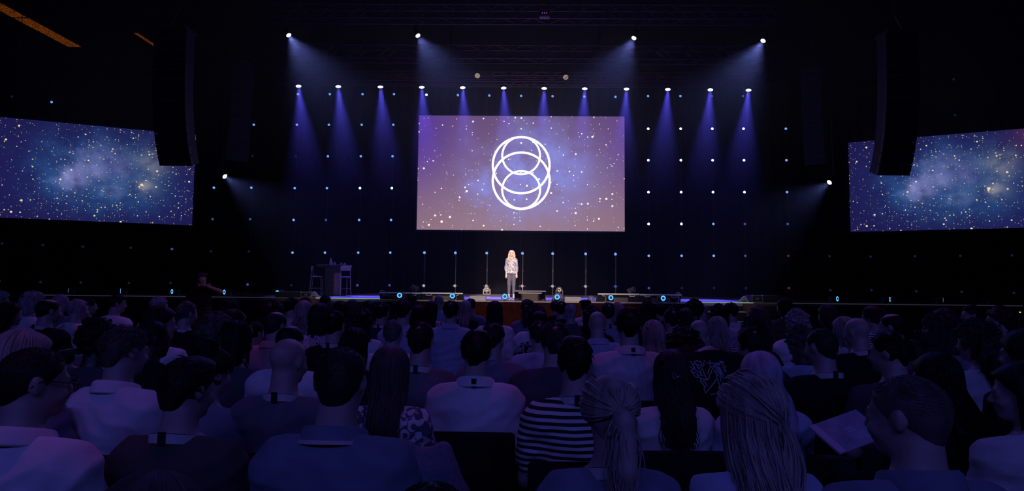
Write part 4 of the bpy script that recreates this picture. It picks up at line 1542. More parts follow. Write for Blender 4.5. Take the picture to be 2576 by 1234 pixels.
def fall(ph, zend, o, wav, g, spread=0.0, back=1.0, th0=0.05):
    """lock: over the scalp from the parting, then hanging down the back or side"""
    L = []
    for t in np.linspace(th0, 0.52 * PI, 7):
        p = skull_pt(t, ph, o)
        L.append(p)
    p = L[-1].copy()
    a = g.random() * 6.3
    fr = 26 + 14 * g.random()
    n = 11
    z0 = p[2]
    bk = max(0.0, math.cos(ph))
    for i in range(1, n + 1):
        t = i / n
        z = z0 + (zend - z0) * t
        q = p.copy()
        q[2] = z
        down = max(0.0, (-0.06 - z))
        q[1] -= bk * min(0.085, down * 0.55) * back
        q[1] -= (1 - bk) * min(0.05, down * 0.3) * back
        q[0] *= 1 - 0.16 * t + spread * t
        if wav:
            q[0] += wav * math.sin(fr * z + a) * min(1, t * 2.2)
            q[1] += wav * 0.7 * math.cos(fr * z + a) * min(1, t * 2.2)
        L.append(q)
    return L


def sweep(S, e, lift, n=11):
    """lock drawn over the scalp from S to the tie e"""
    c0 = np.array((0, -0.016, 0.026))
    r = np.array((0.074, 0.094, 0.085)) + lift
    L = []
    for t in np.linspace(0, 1, n):
        q = S * (1 - t) + e * t - c0
        q = q / r
        q = c0 + q / (np.linalg.norm(q) + 1e-6) * r
        w = max(0.0, (t - 0.75) / 0.25) ** 2
        L.append(q * (1 - w) + e * w)
    return L


def hair_mesh(style, h, nl, seed=0):
    g = np.random.default_rng(seed + 17)
    zlo = {'long': -0.40, 'wavy': -0.40, 'halfup': -0.46, 'curlylong': -0.34, 'pony': -0.30, 'hijab': -0.34, 'bob': -0.22}.get(style, -0.16)
    f = Fld((-0.24, -0.27, zlo), (0.24, 0.17, 0.27), h)
    X, Y, Z = f.grid()
    sk = lambda o, k=0.02: f.ell((0, -0.016, 0.026), (0.074 + o, 0.094 + o, 0.085 + o), k)
    lines, r0_, r1_ = [], 0.0045, 0.0015
    face = lambda a=0.0: f.cut(Y - (0.018 + a + 0.85 * np.clip(Z, -0.02, 0.2)) + 0 * X)
    nape = lambda a=0.0: f.cut((-0.022 + a - 0.55 * np.clip(-Y, 0, 0.09)) - Z + 0 * X)
    if style in ('short', 'quiff', 'balding', 'buzz', 'greyshort'):
        o = {'short': 0.007, 'quiff': 0.008, 'balding': 0.005, 'buzz': 0.003, 'greyshort': 0.007}[style]
        sk(o)
        if style == 'quiff':
            f.ell((0, 0.02, 0.095), (0.056, 0.072, 0.030), 0.03)
        f.cap((0, -0.066, -0.01), (0, -0.050, -0.085), 0.036, 0.032, 0.03, sx=1.3)
        if style in ('short', 'quiff', 'greyshort'):
            f.rough(0.007, 75, seed + 3, (1, 1, 0.6))
        face()
        nape(-0.008)
        if style == 'balding':
            f.ell((0, -0.0, 0.135), (0.066, 0.088, 0.062), 0.004, True)
        if style != 'balding':
            r0_, r1_ = (0.0016, 0.0008) if style == 'buzz' else (0.0030, 0.0010)
            ln = 0.09 if style == 'buzz' else 0.30
            for i in range(nl * (3 if style == 'buzz' else 2)):
                th, ph = 0.06 + 1.62 * g.random() ** 0.75, g.uniform(-2.6, 2.6)
                if (abs(ph) > 1.75 and th > 1.0) or (abs(ph) > 1.15 and th > 1.2):
                    continue
                L = []
                tw = 0.5 * math.sin(3 * ph + seed) * math.sin(2.2 * th + seed) + g.normal() * 0.12
                lift = (0.001 if style == 'buzz' else 0.006) * g.random()
                lp = ln * (0.6 + 0.5 * g.random())
                for t in np.linspace(0, 1, 5):
                    L.append(skull_pt(th + t * lp, ph + tw * t, o + 0.0015 + lift * math.sin(PI * t * 0.85)))
                lines.append(L)
    elif style in ('afro', 'curly', 'curlylong'):
        o = {'afro': 0.034, 'curly': 0.020, 'curlylong': 0.024}[style]
        sk(o)
        if style != 'afro':
            f.cap((0, -0.06, 0.0), (0, -0.07, -0.10 if style == 'curly' else -0.20), 0.07, 0.075, 0.03, sx=1.3)
            if style == 'curlylong':
                f.cap((0, -0.10, -0.12), (0, -0.12, -0.25), 0.06, 0.045, 0.03, sx=2.0)
        f.rough(0.020, 95, seed + 5)
        f.rough(0.008, 210, seed + 6)
        face(0.02)
        if style == 'afro':
            nape(-0.03)
        for i in range(int(nl * 0.9)):
            th, ph = g.uniform(0.1, 1.75), g.uniform(-2.1, 2.1)
            c = skull_pt(th, ph, o - 0.002)
            a = g.random() * 6.3
            s_ = 0.010 + 0.006 * g.random()
            lines.append([c + (c - (0, -0.016, 0.0)) * 0.12 * t + s_ * np.array([math.cos(a + 6 * t), math.sin(a + 6 * t), math.cos(2 * a + 5 * t) - t]) for t in np.linspace(0, 1, 7)])
        r0_, r1_ = 0.004, 0.002
    elif style == 'bob':
        sk(0.020)
        f.cap((0, -0.045, 0.0), (0, -0.052, -0.125), 0.075, 0.066, 0.03, sx=1.28)
        f.rough(0.006, 60, seed, (1, 1, 0.15))
        face()
        f.cut(-0.155 - Z + 0 * X + 0 * Y)
        for i in range(nl):
            ph = g.uniform(-1.9, 1.9)
            lines.append(fall(ph, -0.13 - 0.03 * g.random(), 0.020 + 0.006 * g.random(), 0.003, g, 0.05, 0.0))
    elif style in ('long', 'wavy', 'halfup'):
        z1 = {'long': -0.34, 'wavy': -0.34, 'halfup': -0.40}[style]
        sk(0.017)
        f.cap((0, -0.05, 0.0), (0, -0.062, -0.13), 0.064, 0.058, 0.03, sx=1.22)
        f.cap((0, -0.062, -0.12), (0, -0.135, -0.24), 0.054, 0.038, 0.03, sx=1.55)
        f.cap((0, -0.135, -0.24), (0, -0.145, z1), 0.036, 0.022, 0.03, sx=2.2)
        f.rough(0.012 if style == 'wavy' else 0.007, 60, seed, (1, 1, 0.35 if style == 'wavy' else 0.12))
        face()
        wav = {'long': 0.002, 'wavy': 0.014, 'halfup': 0.006}[style]
        for i in range(nl):
            ph = g.uniform(-1.75, 1.75)
            lines.append(fall(ph, z1 - 0.02 + 0.14 * g.random() ** 2, 0.017 + 0.007 * g.random(), wav, g, 0.03, 1.0, 1.0 if style == 'halfup' else 0.05))
        if style == 'halfup':
            e = np.array((0.034, -0.122, -0.012))
            f.ell(e + (0, 0.006, 0), (0.03, 0.02, 0.022), 0.012)
            for i in range(int(nl * 1.1)):
                ph = g.uniform(-2.3, 2.3)
                lift = 0.019 + 0.010 * g.random()
                L = sweep(skull_pt(g.uniform(0.7, 1.45), ph + g.normal() * 0.2, 0.018), e, lift)
                if i % 2:
                    k_ = g.normal(size=2) * (0.011, 0.008)
                    for t in np.linspace(0.08, 1, 11):
                        L.append(e + np.array((k_[0] * min(1, t * 3) + 0.016 * math.sin(5.5 * t) - 0.01 * t, -0.020 - 0.035 * min(1, t * 1.3) + k_[1], -0.33 * t)))
                lines.append(L)
    elif style in ('pony', 'bun'):
        sk(0.011)
        f.rough(0.004, 70, seed, (1, 1, 0.5))
        f.cap((0, -0.06, -0.02), (0, -0.05, -0.075), 0.036, 0.03, 0.03, sx=1.3)
        face()
        nape(-0.02)
        e = np.array((0.0, -0.112, 0.035)) if style == 'pony' else np.array((0, -0.06, 0.115))
        if style == 'pony':
            e = np.array((0.012, -0.118, 0.02))
            f.cap(e, e + (0.01, -0.035, -0.03), 0.022, 0.028, 0.015)
            f.cap(e + (0.01, -0.035, -0.03), e + (0.012, -0.04, -0.17), 0.030, 0.026, 0.02, sx=1.25)
            f.cap(e + (0.012, -0.04, -0.17), e + (0.02, -0.035, -0.27), 0.024, 0.010, 0.02)
        else:
            f.ell(e + (0, -0.005, 0.02), (0.062, 0.05, 0.042), 0.02)
            f.rough(0.012, 110, seed + 2)
        for i in range(int(nl * 1.4)):
            ph = g.uniform(-2.4, 2.4)
            lift = 0.013 + 0.012 * g.random()
            L = sweep(skull_pt(g.uniform(0.9, 1.85), ph, 0.012), e, lift)
            if style == 'pony':
                dx, dy, ln = g.normal() * 0.017, g.normal() * 0.012, 0.15 + 0.14 * g.random()
                a = g.random() * 6
                for t in np.linspace(0.1, 1, 10):
                    L.append(e + np.array((dx * min(1, t * 3) + 0.014 * math.sin(6 * t + a) * t, -0.040 * min(1, t * 4) + dy + 0.02 * t, -ln * t)))
            else:
                a = g.random() * 6.3
                for t in np.linspace(0.1, 1, 7):
                    L.append(e + (0, -0.005, 0.02) + np.array((0.066 * math.cos(a + 3.2 * t), 0.054 * math.sin(a + 3.2 * t), 0.04 * math.sin(2 * a + 2.5 * t))) * (1 + 0.16 * t))
            lines.append(L)
    elif style == 'hijab':
        sk(0.018)
        f.cap((0, -0.02, 0.0), (0, -0.03, -0.14), 0.085, 0.09, 0.04, sx=1.0)
        f.cap((0, -0.04, -0.13), (0, -0.06, -0.27), 0.085, 0.10, 0.05, sx=1.7)
        f.rough(0.008, 32, seed, (1, 1, 0.6))
        f.ell((0, 0.12, -0.02), (0.058, 0.07, 0.085), 0.02, True)
    elif style == 'beret':
        f.ell((0, -0.012, 0.082), (0.098, 0.115, 0.042), 0.02)
        f.cap((-0.04, 0.085, 0.066), (0.04, 0.085, 0.066), 0.016, None, 0.03)
        f.cut(0.048 - Z + 0 * X + 0 * Y)
    if lines and style not in ('buzz', 'afro', 'curly', 'curlylong'):
        # loose hairs standing off the shape
        for L in list(lines[::5]):
            L = np.array(L)
            t = np.linspace(0, 1, len(L))[:, None]
            lines.append(L + g.normal(size=3) * 0.009 * t + (L - (0, -0.016, L[:, 2:3].mean())) * 0.05 * t)
    if lines:
        return strands('hair', f.nets(), lines, r0_, r1_)
    return f.mesh('hair')


CACHE = {}


def cached(key, fn):
    if key not in CACHE:
        CACHE[key] = fn()
    return CACHE[key]


def use(me, name, m, parent=None):
    """object on shared mesh data with a material of its own"""
    if not me.materials:
        me.materials.append(None)
    o = bpy.data.objects.new(name, me)
    COL.objects.link(o)
    o.material_slots[0].link = 'OBJECT'
    o.material_slots[0].material = m
    if parent is not None:
        o.parent = parent
    return o


# ------------------------------------------------------------------ cloth, skin and hair colours
SKIN = {'l': mat('skin_light', (0.38, 0.28, 0.25), 0.5, noise=0.08, nscale=25, bump=0.05, bscale=250), 'm': mat('skin_tan', (0.28, 0.19, 0.16), 0.5, noise=0.08, nscale=25), 'd': mat('skin_dark', (0.055, 0.03, 0.022), 0.42, noise=0.1, nscale=25)}
HC = {'black': (0.010, 0.008, 0.008), 'brown': (0.034, 0.026, 0.024), 'dkbrown': (0.017, 0.014, 0.013), 'ltbrown': (0.085, 0.065, 0.055), 'blond': (0.32, 0.27, 0.24), 'grey': (0.27, 0.26, 0.26), 'white': (0.5, 0.48, 0.48), 'scarf': (0.42, 0.36, 0.45), 'cap': (0.008, 0.008, 0.01), 'bluecap': (0.05, 0.05, 0.09), 'stubble': (0.12, 0.10, 0.09)}
HAIR = {k: mat('hair_' + k, v, 0.55, noise=0.4, nscale=22, stretch=(1, 1, 0.15), bump=0.15, bscale=120, spec=0.2) for k, v in HC.items()}
SHIRT = {k: mat('cloth_' + k, v, 0.9, noise=0.06, nscale=12, bump=0.25, bscale=14, spec=0.15) for k, v in {
    'white': (0.72, 0.69, 0.70), 'cream': (0.60, 0.56, 0.55), 'ltblue': (0.42, 0.46, 0.58), 'pink': (0.62, 0.34, 0.36), 'grey': (0.26, 0.25, 0.27), 'midgrey': (0.16, 0.155, 0.17), 'dkgrey': (0.085, 0.08, 0.09),
    'slate': (0.20, 0.22, 0.28), 'navy': (0.03, 0.03, 0.055), 'black': (0.013, 0.012, 0.015), 'brown': (0.12, 0.07, 0.055), 'olive': (0.075, 0.075, 0.065)}.items()}
SHIRT['stripe'] = pattern_mat('cloth_stripe', 'stripe', (0.02, 0.02, 0.028), (0.66, 0.62, 0.62), 11.0)
SHIRT['finestripe'] = pattern_mat('cloth_finestripe', 'stripe', (0.03, 0.03, 0.04), (0.6, 0.58, 0.6), 16.0)
SHIRT['pin'] = pattern_mat('cloth_pin', 'pin', (0.36, 0.33, 0.38), (0.62, 0.58, 0.62), 34.0)
SHIRT['dots'] = pattern_mat('cloth_dots', 'dots', (0.03, 0.03, 0.04), (0.66, 0.62, 0.64), 42.0)
SHIRT['scroll'] = pattern_mat('cloth_scroll', 'scroll', (0.11, 0.10, 0.13), (0.62, 0.58, 0.60), 15.0)
SHIRT['zig'] = pattern_mat('cloth_zig', 'scroll', (0.016, 0.015, 0.02), (0.34, 0.31, 0.33), 15.0)
TROU = mat('trouser_dark', (0.022, 0.022, 0.03), 0.85, noise=0.1)
SHOE = mat('shoe_dark', (0.02, 0.018, 0.018), 0.4)
LANY = mat('lanyard_black', (0.006, 0.006, 0.008), 0.7)
FRAME = mat('spectacle_frame', (0.01, 0.01, 0.012), 0.3)


def collar_mesh(stand=0.046, tip=1.0):
    """folded shirt collar about the neck, body frame"""
    n, V, F = 28, [], []
    prof = [(0.000, 0.000), (0.004, stand), (0.010, stand + 0.004), (0.020, stand - 0.004), (0.030, 0.002), (0.026, -0.004)]
    for k in range(n):
        a = PI * 0.5 + 0.35 + (2 * PI - 0.7) * k / (n - 1)
        ca, sa = math.cos(a), math.sin(a)
        for o, z in prof:
            V.append((ca * (0.072 + o), -0.016 + sa * (0.070 + o), 1.060 + z - 0.36 * (sa * 0.07) + 0.0))
    m = len(prof)
    for k in range(n - 1):
        for j in range(m - 1):
            F.append((k * m + j, k * m + j + 1, (k + 1) * m + j + 1, (k + 1) * m + j))
    mb = MB().add(V, F)
    return mb.mesh('collar', True)


def lanyard_mesh():
    mb = MB()
    pts = []
    for k in range(21):
        a = PI * 0.5 + 0.75 + (2 * PI - 1.5) * k / 20
        pts.append((math.cos(a) * 0.088, -0.016 + math.sin(a) * 0.086, 1.078 - 0.36 * math.sin(a) * 0.08 + 0.004))
    vs, fs = [], []
    for p in pts:
        d = Vector((p[0], p[1] + 0.016, 0)).normalized() * 0.003
        vs += [(p[0], p[1], p[2] - 0.006), (p[0], p[1], p[2] + 0.006), (p[0] + d.x, p[1] + d.y, p[2] + 0.006), (p[0] + d.x, p[1] + d.y, p[2] - 0.006)]
    for k in range(20):
        for j in range(4):
            fs.append((k * 4 + j, k * 4 + (j + 1) % 4, (k + 1) * 4 + (j + 1) % 4, (k + 1) * 4 + j))
    mb.add(vs, fs)
    mb.box((-0.012, -0.1135, 1.078), (0.012, -0.106, 1.122))
    return mb.mesh('lanyard')


def band_mesh():
    """pale card band round the nape that the lanyard tab is sewn on"""
    n, V, F = 24, [], []
    for k in range(n):
        a = PI + 0.25 + (PI - 0.5) * k / (n - 1)
        ca, sa = math.cos(a), math.sin(a)
        for o, z in ((0.0, -0.016), (0.0, 0.016), (0.003, 0.016), (0.003, -0.016)):
            V.append((ca * (0.088 + o), -0.016 + sa * (0.088 + o), 1.072 + z - 0.36 * sa * 0.075))
    for k in range(n - 1):
        for j in range(4):
            F.append((k * 4 + j, k * 4 + (j + 1) % 4, (k + 1) * 4 + (j + 1) % 4, (k + 1) * 4 + j))
    return MB().add(V, F).mesh('neck_band')


def glasses_mesh():
    mb = MB()
    for s in (-1, 1):
        M = Matrix.Translation((s * 0.033, 0.104, -0.006)) @ Matrix.Rotation(PI / 2, 4, 'X')
        mb.ring((0, 0, 0), 0.023, 0.0022, 20, 5, M)
        mb.tube([(s * 0.056, 0.102, 0.0), (s * 0.074, 0.06, 0.006), (s * 0.083, -0.005, 0.012), (s * 0.081, -0.03, -0.008)], 0.0025, 5)
    mb.tube([(-0.011, 0.105, 0.0), (0, 0.108, 0.004), (0.011, 0.105, 0.0)], 0.002, 5)
    return mb.mesh('spectacles', True)


# ------------------------------------------------------------------ chairs
CHF = mat('chair_fabric', (0.010, 0.010, 0.012), 0.9, noise=0.3, nscale=120, bump=0.2, bscale=400, spec=0.2)
CHM = mat('chair_metal', (0.03, 0.03, 0.035), 0.4, 0.6)


def make_chair():
    r = empty('conference_chair', (0, 0, 0))
    MB().rbox((-0.215, -0.14, 0.40), (0.215, 0.30, 0.462), 0.022, 3).build('seat', CHF, r, True)
    M = Matrix.Translation((0, -0.165, 0.0)) @ Matrix.Rotation(0.05, 4, 'X')
    MB().rbox((-0.205, -0.028, 0.50), (0.205, 0.018, 0.845), 0.02, 3, M).build('backrest', CHF, r, True)
    for sx in (-1, 1):
        MB().tube([(sx * 0.20, 0.27, 0.42), (sx * 0.215, 0.29, 0.0)], 0.012, 6).build('leg', CHM, r)
        MB().tube([(sx * 0.20, -0.17, 0.60), (sx * 0.20, -0.15, 0.42), (sx * 0.215, -0.20, 0.0)], 0.012, 6).build('leg', CHM, r)
    MB().tube([(-0.2, -0.13, 0.40), (0.2, -0.13, 0.40)], 0.011, 6).tube([(-0.2, 0.27, 0.40), (0.2, 0.27, 0.40)], 0.011, 6).tube([(-0.2, -0.13, 0.40), (-0.2, 0.27, 0.40)], 0.011, 6).tube([(0.2, -0.13, 0.40), (0.2, 0.27, 0.40)], 0.011, 6).build('seat_frame', CHM, r)
    return r


CHAIR = make_chair()
CHAIR_USED = []


def place_chair(x, y, yaw, label):
    if not CHAIR_USED:
        c = CHAIR
        note_kids()
    else:
        c = copy_tree(CHAIR)
    CHAIR_USED.append(c)
    c.location = (x, y, 0)
    c.rotation_euler = (0, 0, yaw)
    tag(c, label, 'chair', 'chairs of the audience')
    return c


# ------------------------------------------------------------------ the seated audience
# head centre and crown on the photograph, distance, figure, hair, colours, top, extras (c collar, l lanyard with pale band,
# k dark lanyard only, g spectacles, e earrings), head turn (+ = towards the table side), label, short name for its chair
AUD = [
    # nearest row
    (98, 875, 2.12, 'm', 'buzz', 'dkbrown', 'l', 'long', 'white', 'cg', -0.75, 'man in spectacles and magenta-lit white shirt, head turned far aside', 'spectacled man in the white shirt'),
    (480, 893, 2.35, 'm', 'quiff', 'dkbrown', 'l', 'tee', 'olive', 'l', -0.45, 'dark-haired man in dark top with pale neck band, behind the crop-haired white shirt man', 'dark-haired man in the dark top'),
    (862, 873, 2.15, 'm', 'buzz', 'brown', 'l', 'tee', 'slate', 'cw', 0.0, 'big man in blue polo with pink-edged collar and thinning cropped hair', 'big man in the blue polo'),
    (1532, 937, 2.0, 'f', 'pony', 'blond', 'l', 'long', 'slate', 'l', -0.1, 'fair-haired woman with low loose ponytail over a slate blue top', 'woman with the ponytail'),
    (1885, 930, 1.95, 'f', 'halfup', 'blond', 'l', 'vest', 'ltblue', '', -0.1, 'fair-haired woman with long hair half tied back over ribbed sleeveless top', 'woman with half tied-back hair'),
    (2272, 945, 1.85, 'm', 'buzz', 'stubble', 'l', 'long', 'slate', 'cw', 0.5, 'bearded man with shaved head turned aside, in slate jacket with upright collar', 'shaven bearded man in the slate jacket'),
    (2560, 908, 2.6, 'f', 'bob', 'black', 'l', 'long', 'cream', '', 0.9, 'black-haired person in profile at the edge, pale top with a shiny strap', 'person in profile at the edge'),
    (400, 1180, 1.1, 'f', 'long', 'ltbrown', 'l', 'tee', 'black', '', 0.0, 'brown-haired crown with centre parting just showing above the bottom edge', None),
    (1085, 1214, 1.0, 'm', 'buzz', 'black', 'l', 'tee', 'black', '', 0.0, 'sliver of a dark crown at the bottom edge below the denim jacket', None),
    # second row
    (70, 825, 2.8, 'f', 'long', 'blond', 'l', 'tee', 'slate', '', -0.3, 'blonde woman with long straight hair behind the spectacled man', 'blonde woman by the spectacled man'),
    (322, 818, 3.0, 'm', 'short', 'ltbrown', 'l', 'long', 'white', 'c', -0.4, 'crop-haired man in white shirt with tall collar, large ear showing', 'crop-haired man in the white shirt'),
    (540, 836, 3.05, 'f', 'bun', 'dkbrown', 'l', 'tee', 'slate', '', -0.4, 'woman with messy brown topknot in a pale blue-grey top', 'woman with the messy topknot'),
    (730, 851, 3.05, 'm', 'bald', 'black', 'l', 'tee', 'midgrey', 'l', -0.2, 'bald man in mid-grey tee with black tab on pale neck band', 'bald man in the mid-grey tee'),
    (985, 868, 3.05, 'f', 'long', 'ltbrown', 'l', 'long', 'scroll', '', 0.0, 'woman with long straight streaked hair in a scroll-patterned blouse', 'woman in the scroll-patterned blouse'),
    (1200, 826, 3.5, 'm', 'quiff', 'black', 'l', 'long', 'white', 'clw', 0.0, 'black-haired man in white shirt with magenta yoke and collar tab, upright', 'black-haired man in the white shirt'),
    (1445, 842, 3.0, 'm', 'quiff', 'black', 'l', 'tee', 'stripe', 'l', 0.0, 'dark-haired man in boldly striped tee with black neck tab', 'man in the striped tee'),
    (1685, 878, 3.2, 'f', 'wavy', 'brown', 'l', 'long', 'cream', '', 0.0, 'woman with long wavy brown hair held by a metal clip, checked pale top', 'woman with the hair clip'),
    (1908, 882, 3.1, 'f', 'hijab', 'scarf', 'l', 'long', 'ltblue', '', -0.1, 'person in a smooth lilac headscarf and pale blue top', 'person in the headscarf'),
    (2345, 885, 3.05, 'f', 'long', 'black', 'l', 'long', 'black', '', 0.25, 'woman with very long black hair behind the shaven bearded man', 'woman with very long black hair'),
    # third row
    (255, 802, 3.9, 'm', 'afro', 'black', 'd', 'tee', 'dkgrey', '', -0.1, 'person with rounded black hair and dark grey top next to the crop-haired man', 'person with rounded black hair'),
    (390, 806, 4.0, 'm', 'buzz', 'black', 'd', 'tee', 'black', 'c', -0.6, 'dark-skinned man with close crop and ear in profile, black top', 'dark-skinned close-cropped man'),
    (602, 806, 4.4, 'f', 'bob', 'black', 'm', 'tee', 'dkgrey', '', -0.4, 'black-haired person in dark grey tee behind the topknot', 'black-haired person in dark grey'),
    (733, 817, 4.0, 'm', 'balding', 'black', 'l', 'long', 'white', '', 0.0, 'man with shiny thinning crown in white shirt ahead of the bald man', 'man with the thinning crown'),
    (893, 824, 4.1, 'f', 'bob', 'black', 'l', 'tee', 'black', '', -0.1, 'woman with smooth black bob beside the big man in the polo', 'woman with the smooth black bob'),
    (1060, 808, 4.1, 'm', 'short', 'dkbrown', 'l', 'tee', 'midgrey', 'l', 0.0, 'man with sleek thinning dark hair, grey tee and lanyard tab, broad back', 'man with sleek dark hair in grey tee'),
    (1243, 811, 4.5, 'm', 'short', 'dkbrown', 'l', 'tee', 'slate', '', -0.2, 'brown-haired man in wrinkled blue tee half behind the upright white shirt man', 'man in the wrinkled blue tee'),
    (1395, 808, 4.3, 'm', 'short', 'brown', 'l', 'tee', 'dkgrey', 'w', 0.0, 'heavy man in plain dark grey tee with brown hair', 'heavy man in dark grey tee'),
    (1775, 823, 3.9, 'f', 'curly', 'black', 'm', 'tee', 'black', 'pB', -0.1, 'black-haired person in black tee printed with word and leaf drawing', 'person in the printed black tee'),
    (1885, 820, 4.2, 'm', 'short', 'dkbrown', 'l', 'tee', 'dkgrey', 'c', 0.1, 'brown-haired man in dark top straight beyond the headscarf', 'brown-haired man in the dark top'),
    (2062, 825, 4.0, 'm', 'buzz', 'brown', 'l', 'tee', 'black', 'l', 0.35, 'crop-haired man in black tee with pale neck band, ear showing', 'crop-haired man in the black tee'),
    (2232, 832, 3.6, 'm', 'short', 'black', 'l', 'tee', 'dkgrey', 'l', 0.5, 'dark-haired man in dark grey with bright collar line, before the bald man', 'dark-haired man in dark grey'),
    (2308, 819, 4.3, 'f', 'bun', 'brown', 'l', 'long', 'dkgrey', 'g', 0.7, 'woman in spectacles with pinned-up brown hair and dark jacket', 'spectacled woman with pinned-up hair'),
    (2450, 800, 4.4, 'f', 'curlylong', 'brown', 'l', 'long', 'white', '', 0.2, 'woman with big wavy brown hair in pale hooded top lit magenta', 'woman with big wavy hair'),
    (2568, 826, 3.4, 'f', 'long', 'black', 'l', 'long', 'black', '', 0.4, 'dark-haired person cut off by the edge behind the pale shirt', None),
    # fourth row
    (127, 752, 6.3, 'm', 'balding', 'black', 'l', 'tee', 'black', 'lw', -0.3, 'balding man in black tee with pale neck band, arm reaching to paper', 'balding man in the black tee'),
    (410, 768, 5.2, 'm', 'bob', 'black', 'l', 'long', 'white', '', -0.95, 'bowl-haired person in profile in white shirt with magenta shoulders', 'bowl-haired person in profile'),
    (550, 783, 5.0, 'f', 'curly', 'ltbrown', 'l', 'tee', 'navy', '', -0.3, 'woman with curly light brown hair above the messy topknot', 'woman with curly light brown hair'),
    (698, 783, 5.1, 'm', 'balding', 'brown', 'l', 'long', 'pink', 'c', -0.2, 'man with shiny bald crown in pink shirt', 'man in the pink shirt'),
    (845, 780, 5.1, 'm', 'short', 'black', 'l', 'tee', 'black', 'l', -0.1, 'black-haired man in black tee with pale band beside the dotted shirt', 'black-haired man by the dotted shirt'),
    (990, 803, 5.0, 'm', 'buzz', 'stubble', 'l', 'long', 'white', 'cl', 0.1, 'shaven man in white shirt with collar tab ahead of the scroll blouse', 'shaven man in white with collar tab'),
    (1356, 806, 5.0, 'm', 'short', 'brown', 'l', 'tee', 'ltblue', '', 0.0, 'man in pale blue tee half hidden by the heavy man', None),
    (1502, 783, 5.6, 'm', 'bald', 'black', 'l', 'long', 'ltblue', 'c', 0.0, 'bald man with both ears showing in pale blue collared shirt', 'bald man in the pale blue shirt'),
    (1580, 770, 4.9, 'm', 'quiff', 'black', 'l', 'long', 'pin', 'cl', 0.0, 'tall-haired man in fine pinstriped white shirt with black tab', 'man in the pinstriped shirt'),
    (1642, 804, 5.0, 'f', 'long', 'blond', 'l', 'long', 'cream', '', 0.0, 'blonde woman with long straight hair beside the pinstriped shirt', 'blonde woman by the pinstripes'),
    (1757, 804, 5.4, 'm', 'bald', 'black', 'l', 'long', 'white', '', 0.0, 'bald man beside the blonde in the striped top', 'bald man by the striped blonde'),
    (1802, 795, 5.6, 'f', 'long', 'blond', 'l', 'long', 'finestripe', '', 0.0, 'blonde woman with long hair in a finely striped top', 'blonde in the striped top'),
    (1893, 793, 5.6, 'f', 'curly', 'dkbrown', 'l', 'long', 'black', '', 0.1, 'dark curly head right above the brown-haired man in dark top', None),
    (2010, 815, 4.6, 'f', 'curly', 'ltbrown', 'l', 'long', 'ltblue', '', 0.1, 'woman with tight light curls in pale blue top', 'woman with tight light curls'),
    (2118, 795, 5.6, 'f', 'long', 'blond', 'l', 'long', 'cream', '', 0.2, 'blonde woman with long straight hair touching the bald man in black', None),
    (2152, 799, 5.0, 'm', 'bald', 'black', 'l', 'long', 'black', 'l', 0.4, 'bald man in black jacket with pale collar, ear showing', 'bald man in the black jacket'),
    (2355, 785, 5.1, 'f', 'curly', 'brown', 'l', 'tee', 'slate', '', 0.3, 'brown-haired person in plain slate top before the woman with pinned-up hair', None),
    (2542, 842, 5.0, 'f', 'bob', 'black', 'l', 'long', 'white', '', 0.4, 'person in white shirt mostly hidden by the dark-haired person at the edge', None),
    # middle rows
    (88, 731, 7.8, 'f', 'curly', 'grey', 'l', 'long', 'white', '', -0.5, 'grey curly-haired person in white top with magenta shoulder', None),
    (30, 758, 6.6, 'f', 'long', 'black', 'l', 'long', 'black', '', -0.3, 'dark long-haired person in dark clothes next to the grey curls', None),
    (5, 730, 9.6, 'f', 'curly', 'grey', 'l', 'long', 'navy', '', -0.4, 'light curly head cut by the edge at the end of a far row', None),
    (156, 739, 8.4, 'm', 'bald', 'black', 'l', 'tee', 'slate', '', -0.7, 'bald man with face turned aside in grey-blue tee', None),
    (200, 751, 6.9, 'm', 'greyshort', 'grey', 'l', 'tee', 'white', '', -0.4, 'grey-haired man in white tee with magenta shoulders', None),
    (228, 750, 8.8, 'm', 'short', 'dkbrown', 'l', 'tee', 'black', '', -0.8, 'dark head just showing past the grey-haired man', None),
    (298, 740, 8.3, 'm', 'short', 'black', 'l', 'tee', 'white', '', -0.8, 'dark-haired man in light tee with rounded shoulders, sitting apart', None),
    (403, 744, 7.8, 'm', 'greyshort', 'grey', 'l', 'long', 'white', '', -0.5, 'grey-haired man in white shirt sitting before the camera operator', None),
    (473, 757, 6.2, 'm', 'short', 'ltbrown', 'l', 'tee', 'black', 'l', -0.4, 'short-haired man in black tee with pale band right below the operator', None),
    (593, 777, 5.9, 'f', 'long', 'black', 'l', 'long', 'black', '', -0.3, 'black-haired woman beyond the light brown curls', None),
    (582, 750, 7.4, 'm', 'curly', 'black', 'l', 'tee', 'black', '', -0.4, 'very dark curly head under the runway lamp past the operator', None),
    (690, 753, 6.6, 'f', 'curlylong', 'black', 'l', 'long', 'slate', '', -0.2, 'woman with long black curls behind the pink shirt man', None),
    (737, 747, 7.8, 'm', 'short', 'black', 'l', 'tee', 'white', '', -0.2, 'black-haired man in white tee below the flight case by the table', None),
    (770, 747, 8.9, 'm', 'short', 'dkbrown', 'l', 'tee', 'navy', '', -0.1, 'dark head in front of the plywood box by the table', None),
    (767, 755, 7.7, 'f', 'wavy', 'blond', 'l', 'long', 'cream', '', -0.1, 'woman with wavy fair hair next to the dotted shirt', None),
    (820, 742, 9.7, 'm', 'short', 'black', 'l', 'tee', 'black', '', 0.0, 'dark round head against the lit stage edge below the table', None),
    (806, 762, 6.0, 'f', 'bob', 'dkbrown', 'l', 'long', 'dots', 'k', -0.1, 'dark-haired woman in white shirt with small dark dots', None),
    (838, 757, 8.8, 'f', 'long', 'ltbrown', 'l', 'long', 'navy', '', 0.0, 'light brown straight-haired woman between dark heads below the table stools', None),
    (858, 756, 7.7, 'm', 'curly', 'black', 'l', 'tee', 'black', '', 0.0, 'dark tousled head just beyond the black-haired man by the dotted shirt', None),
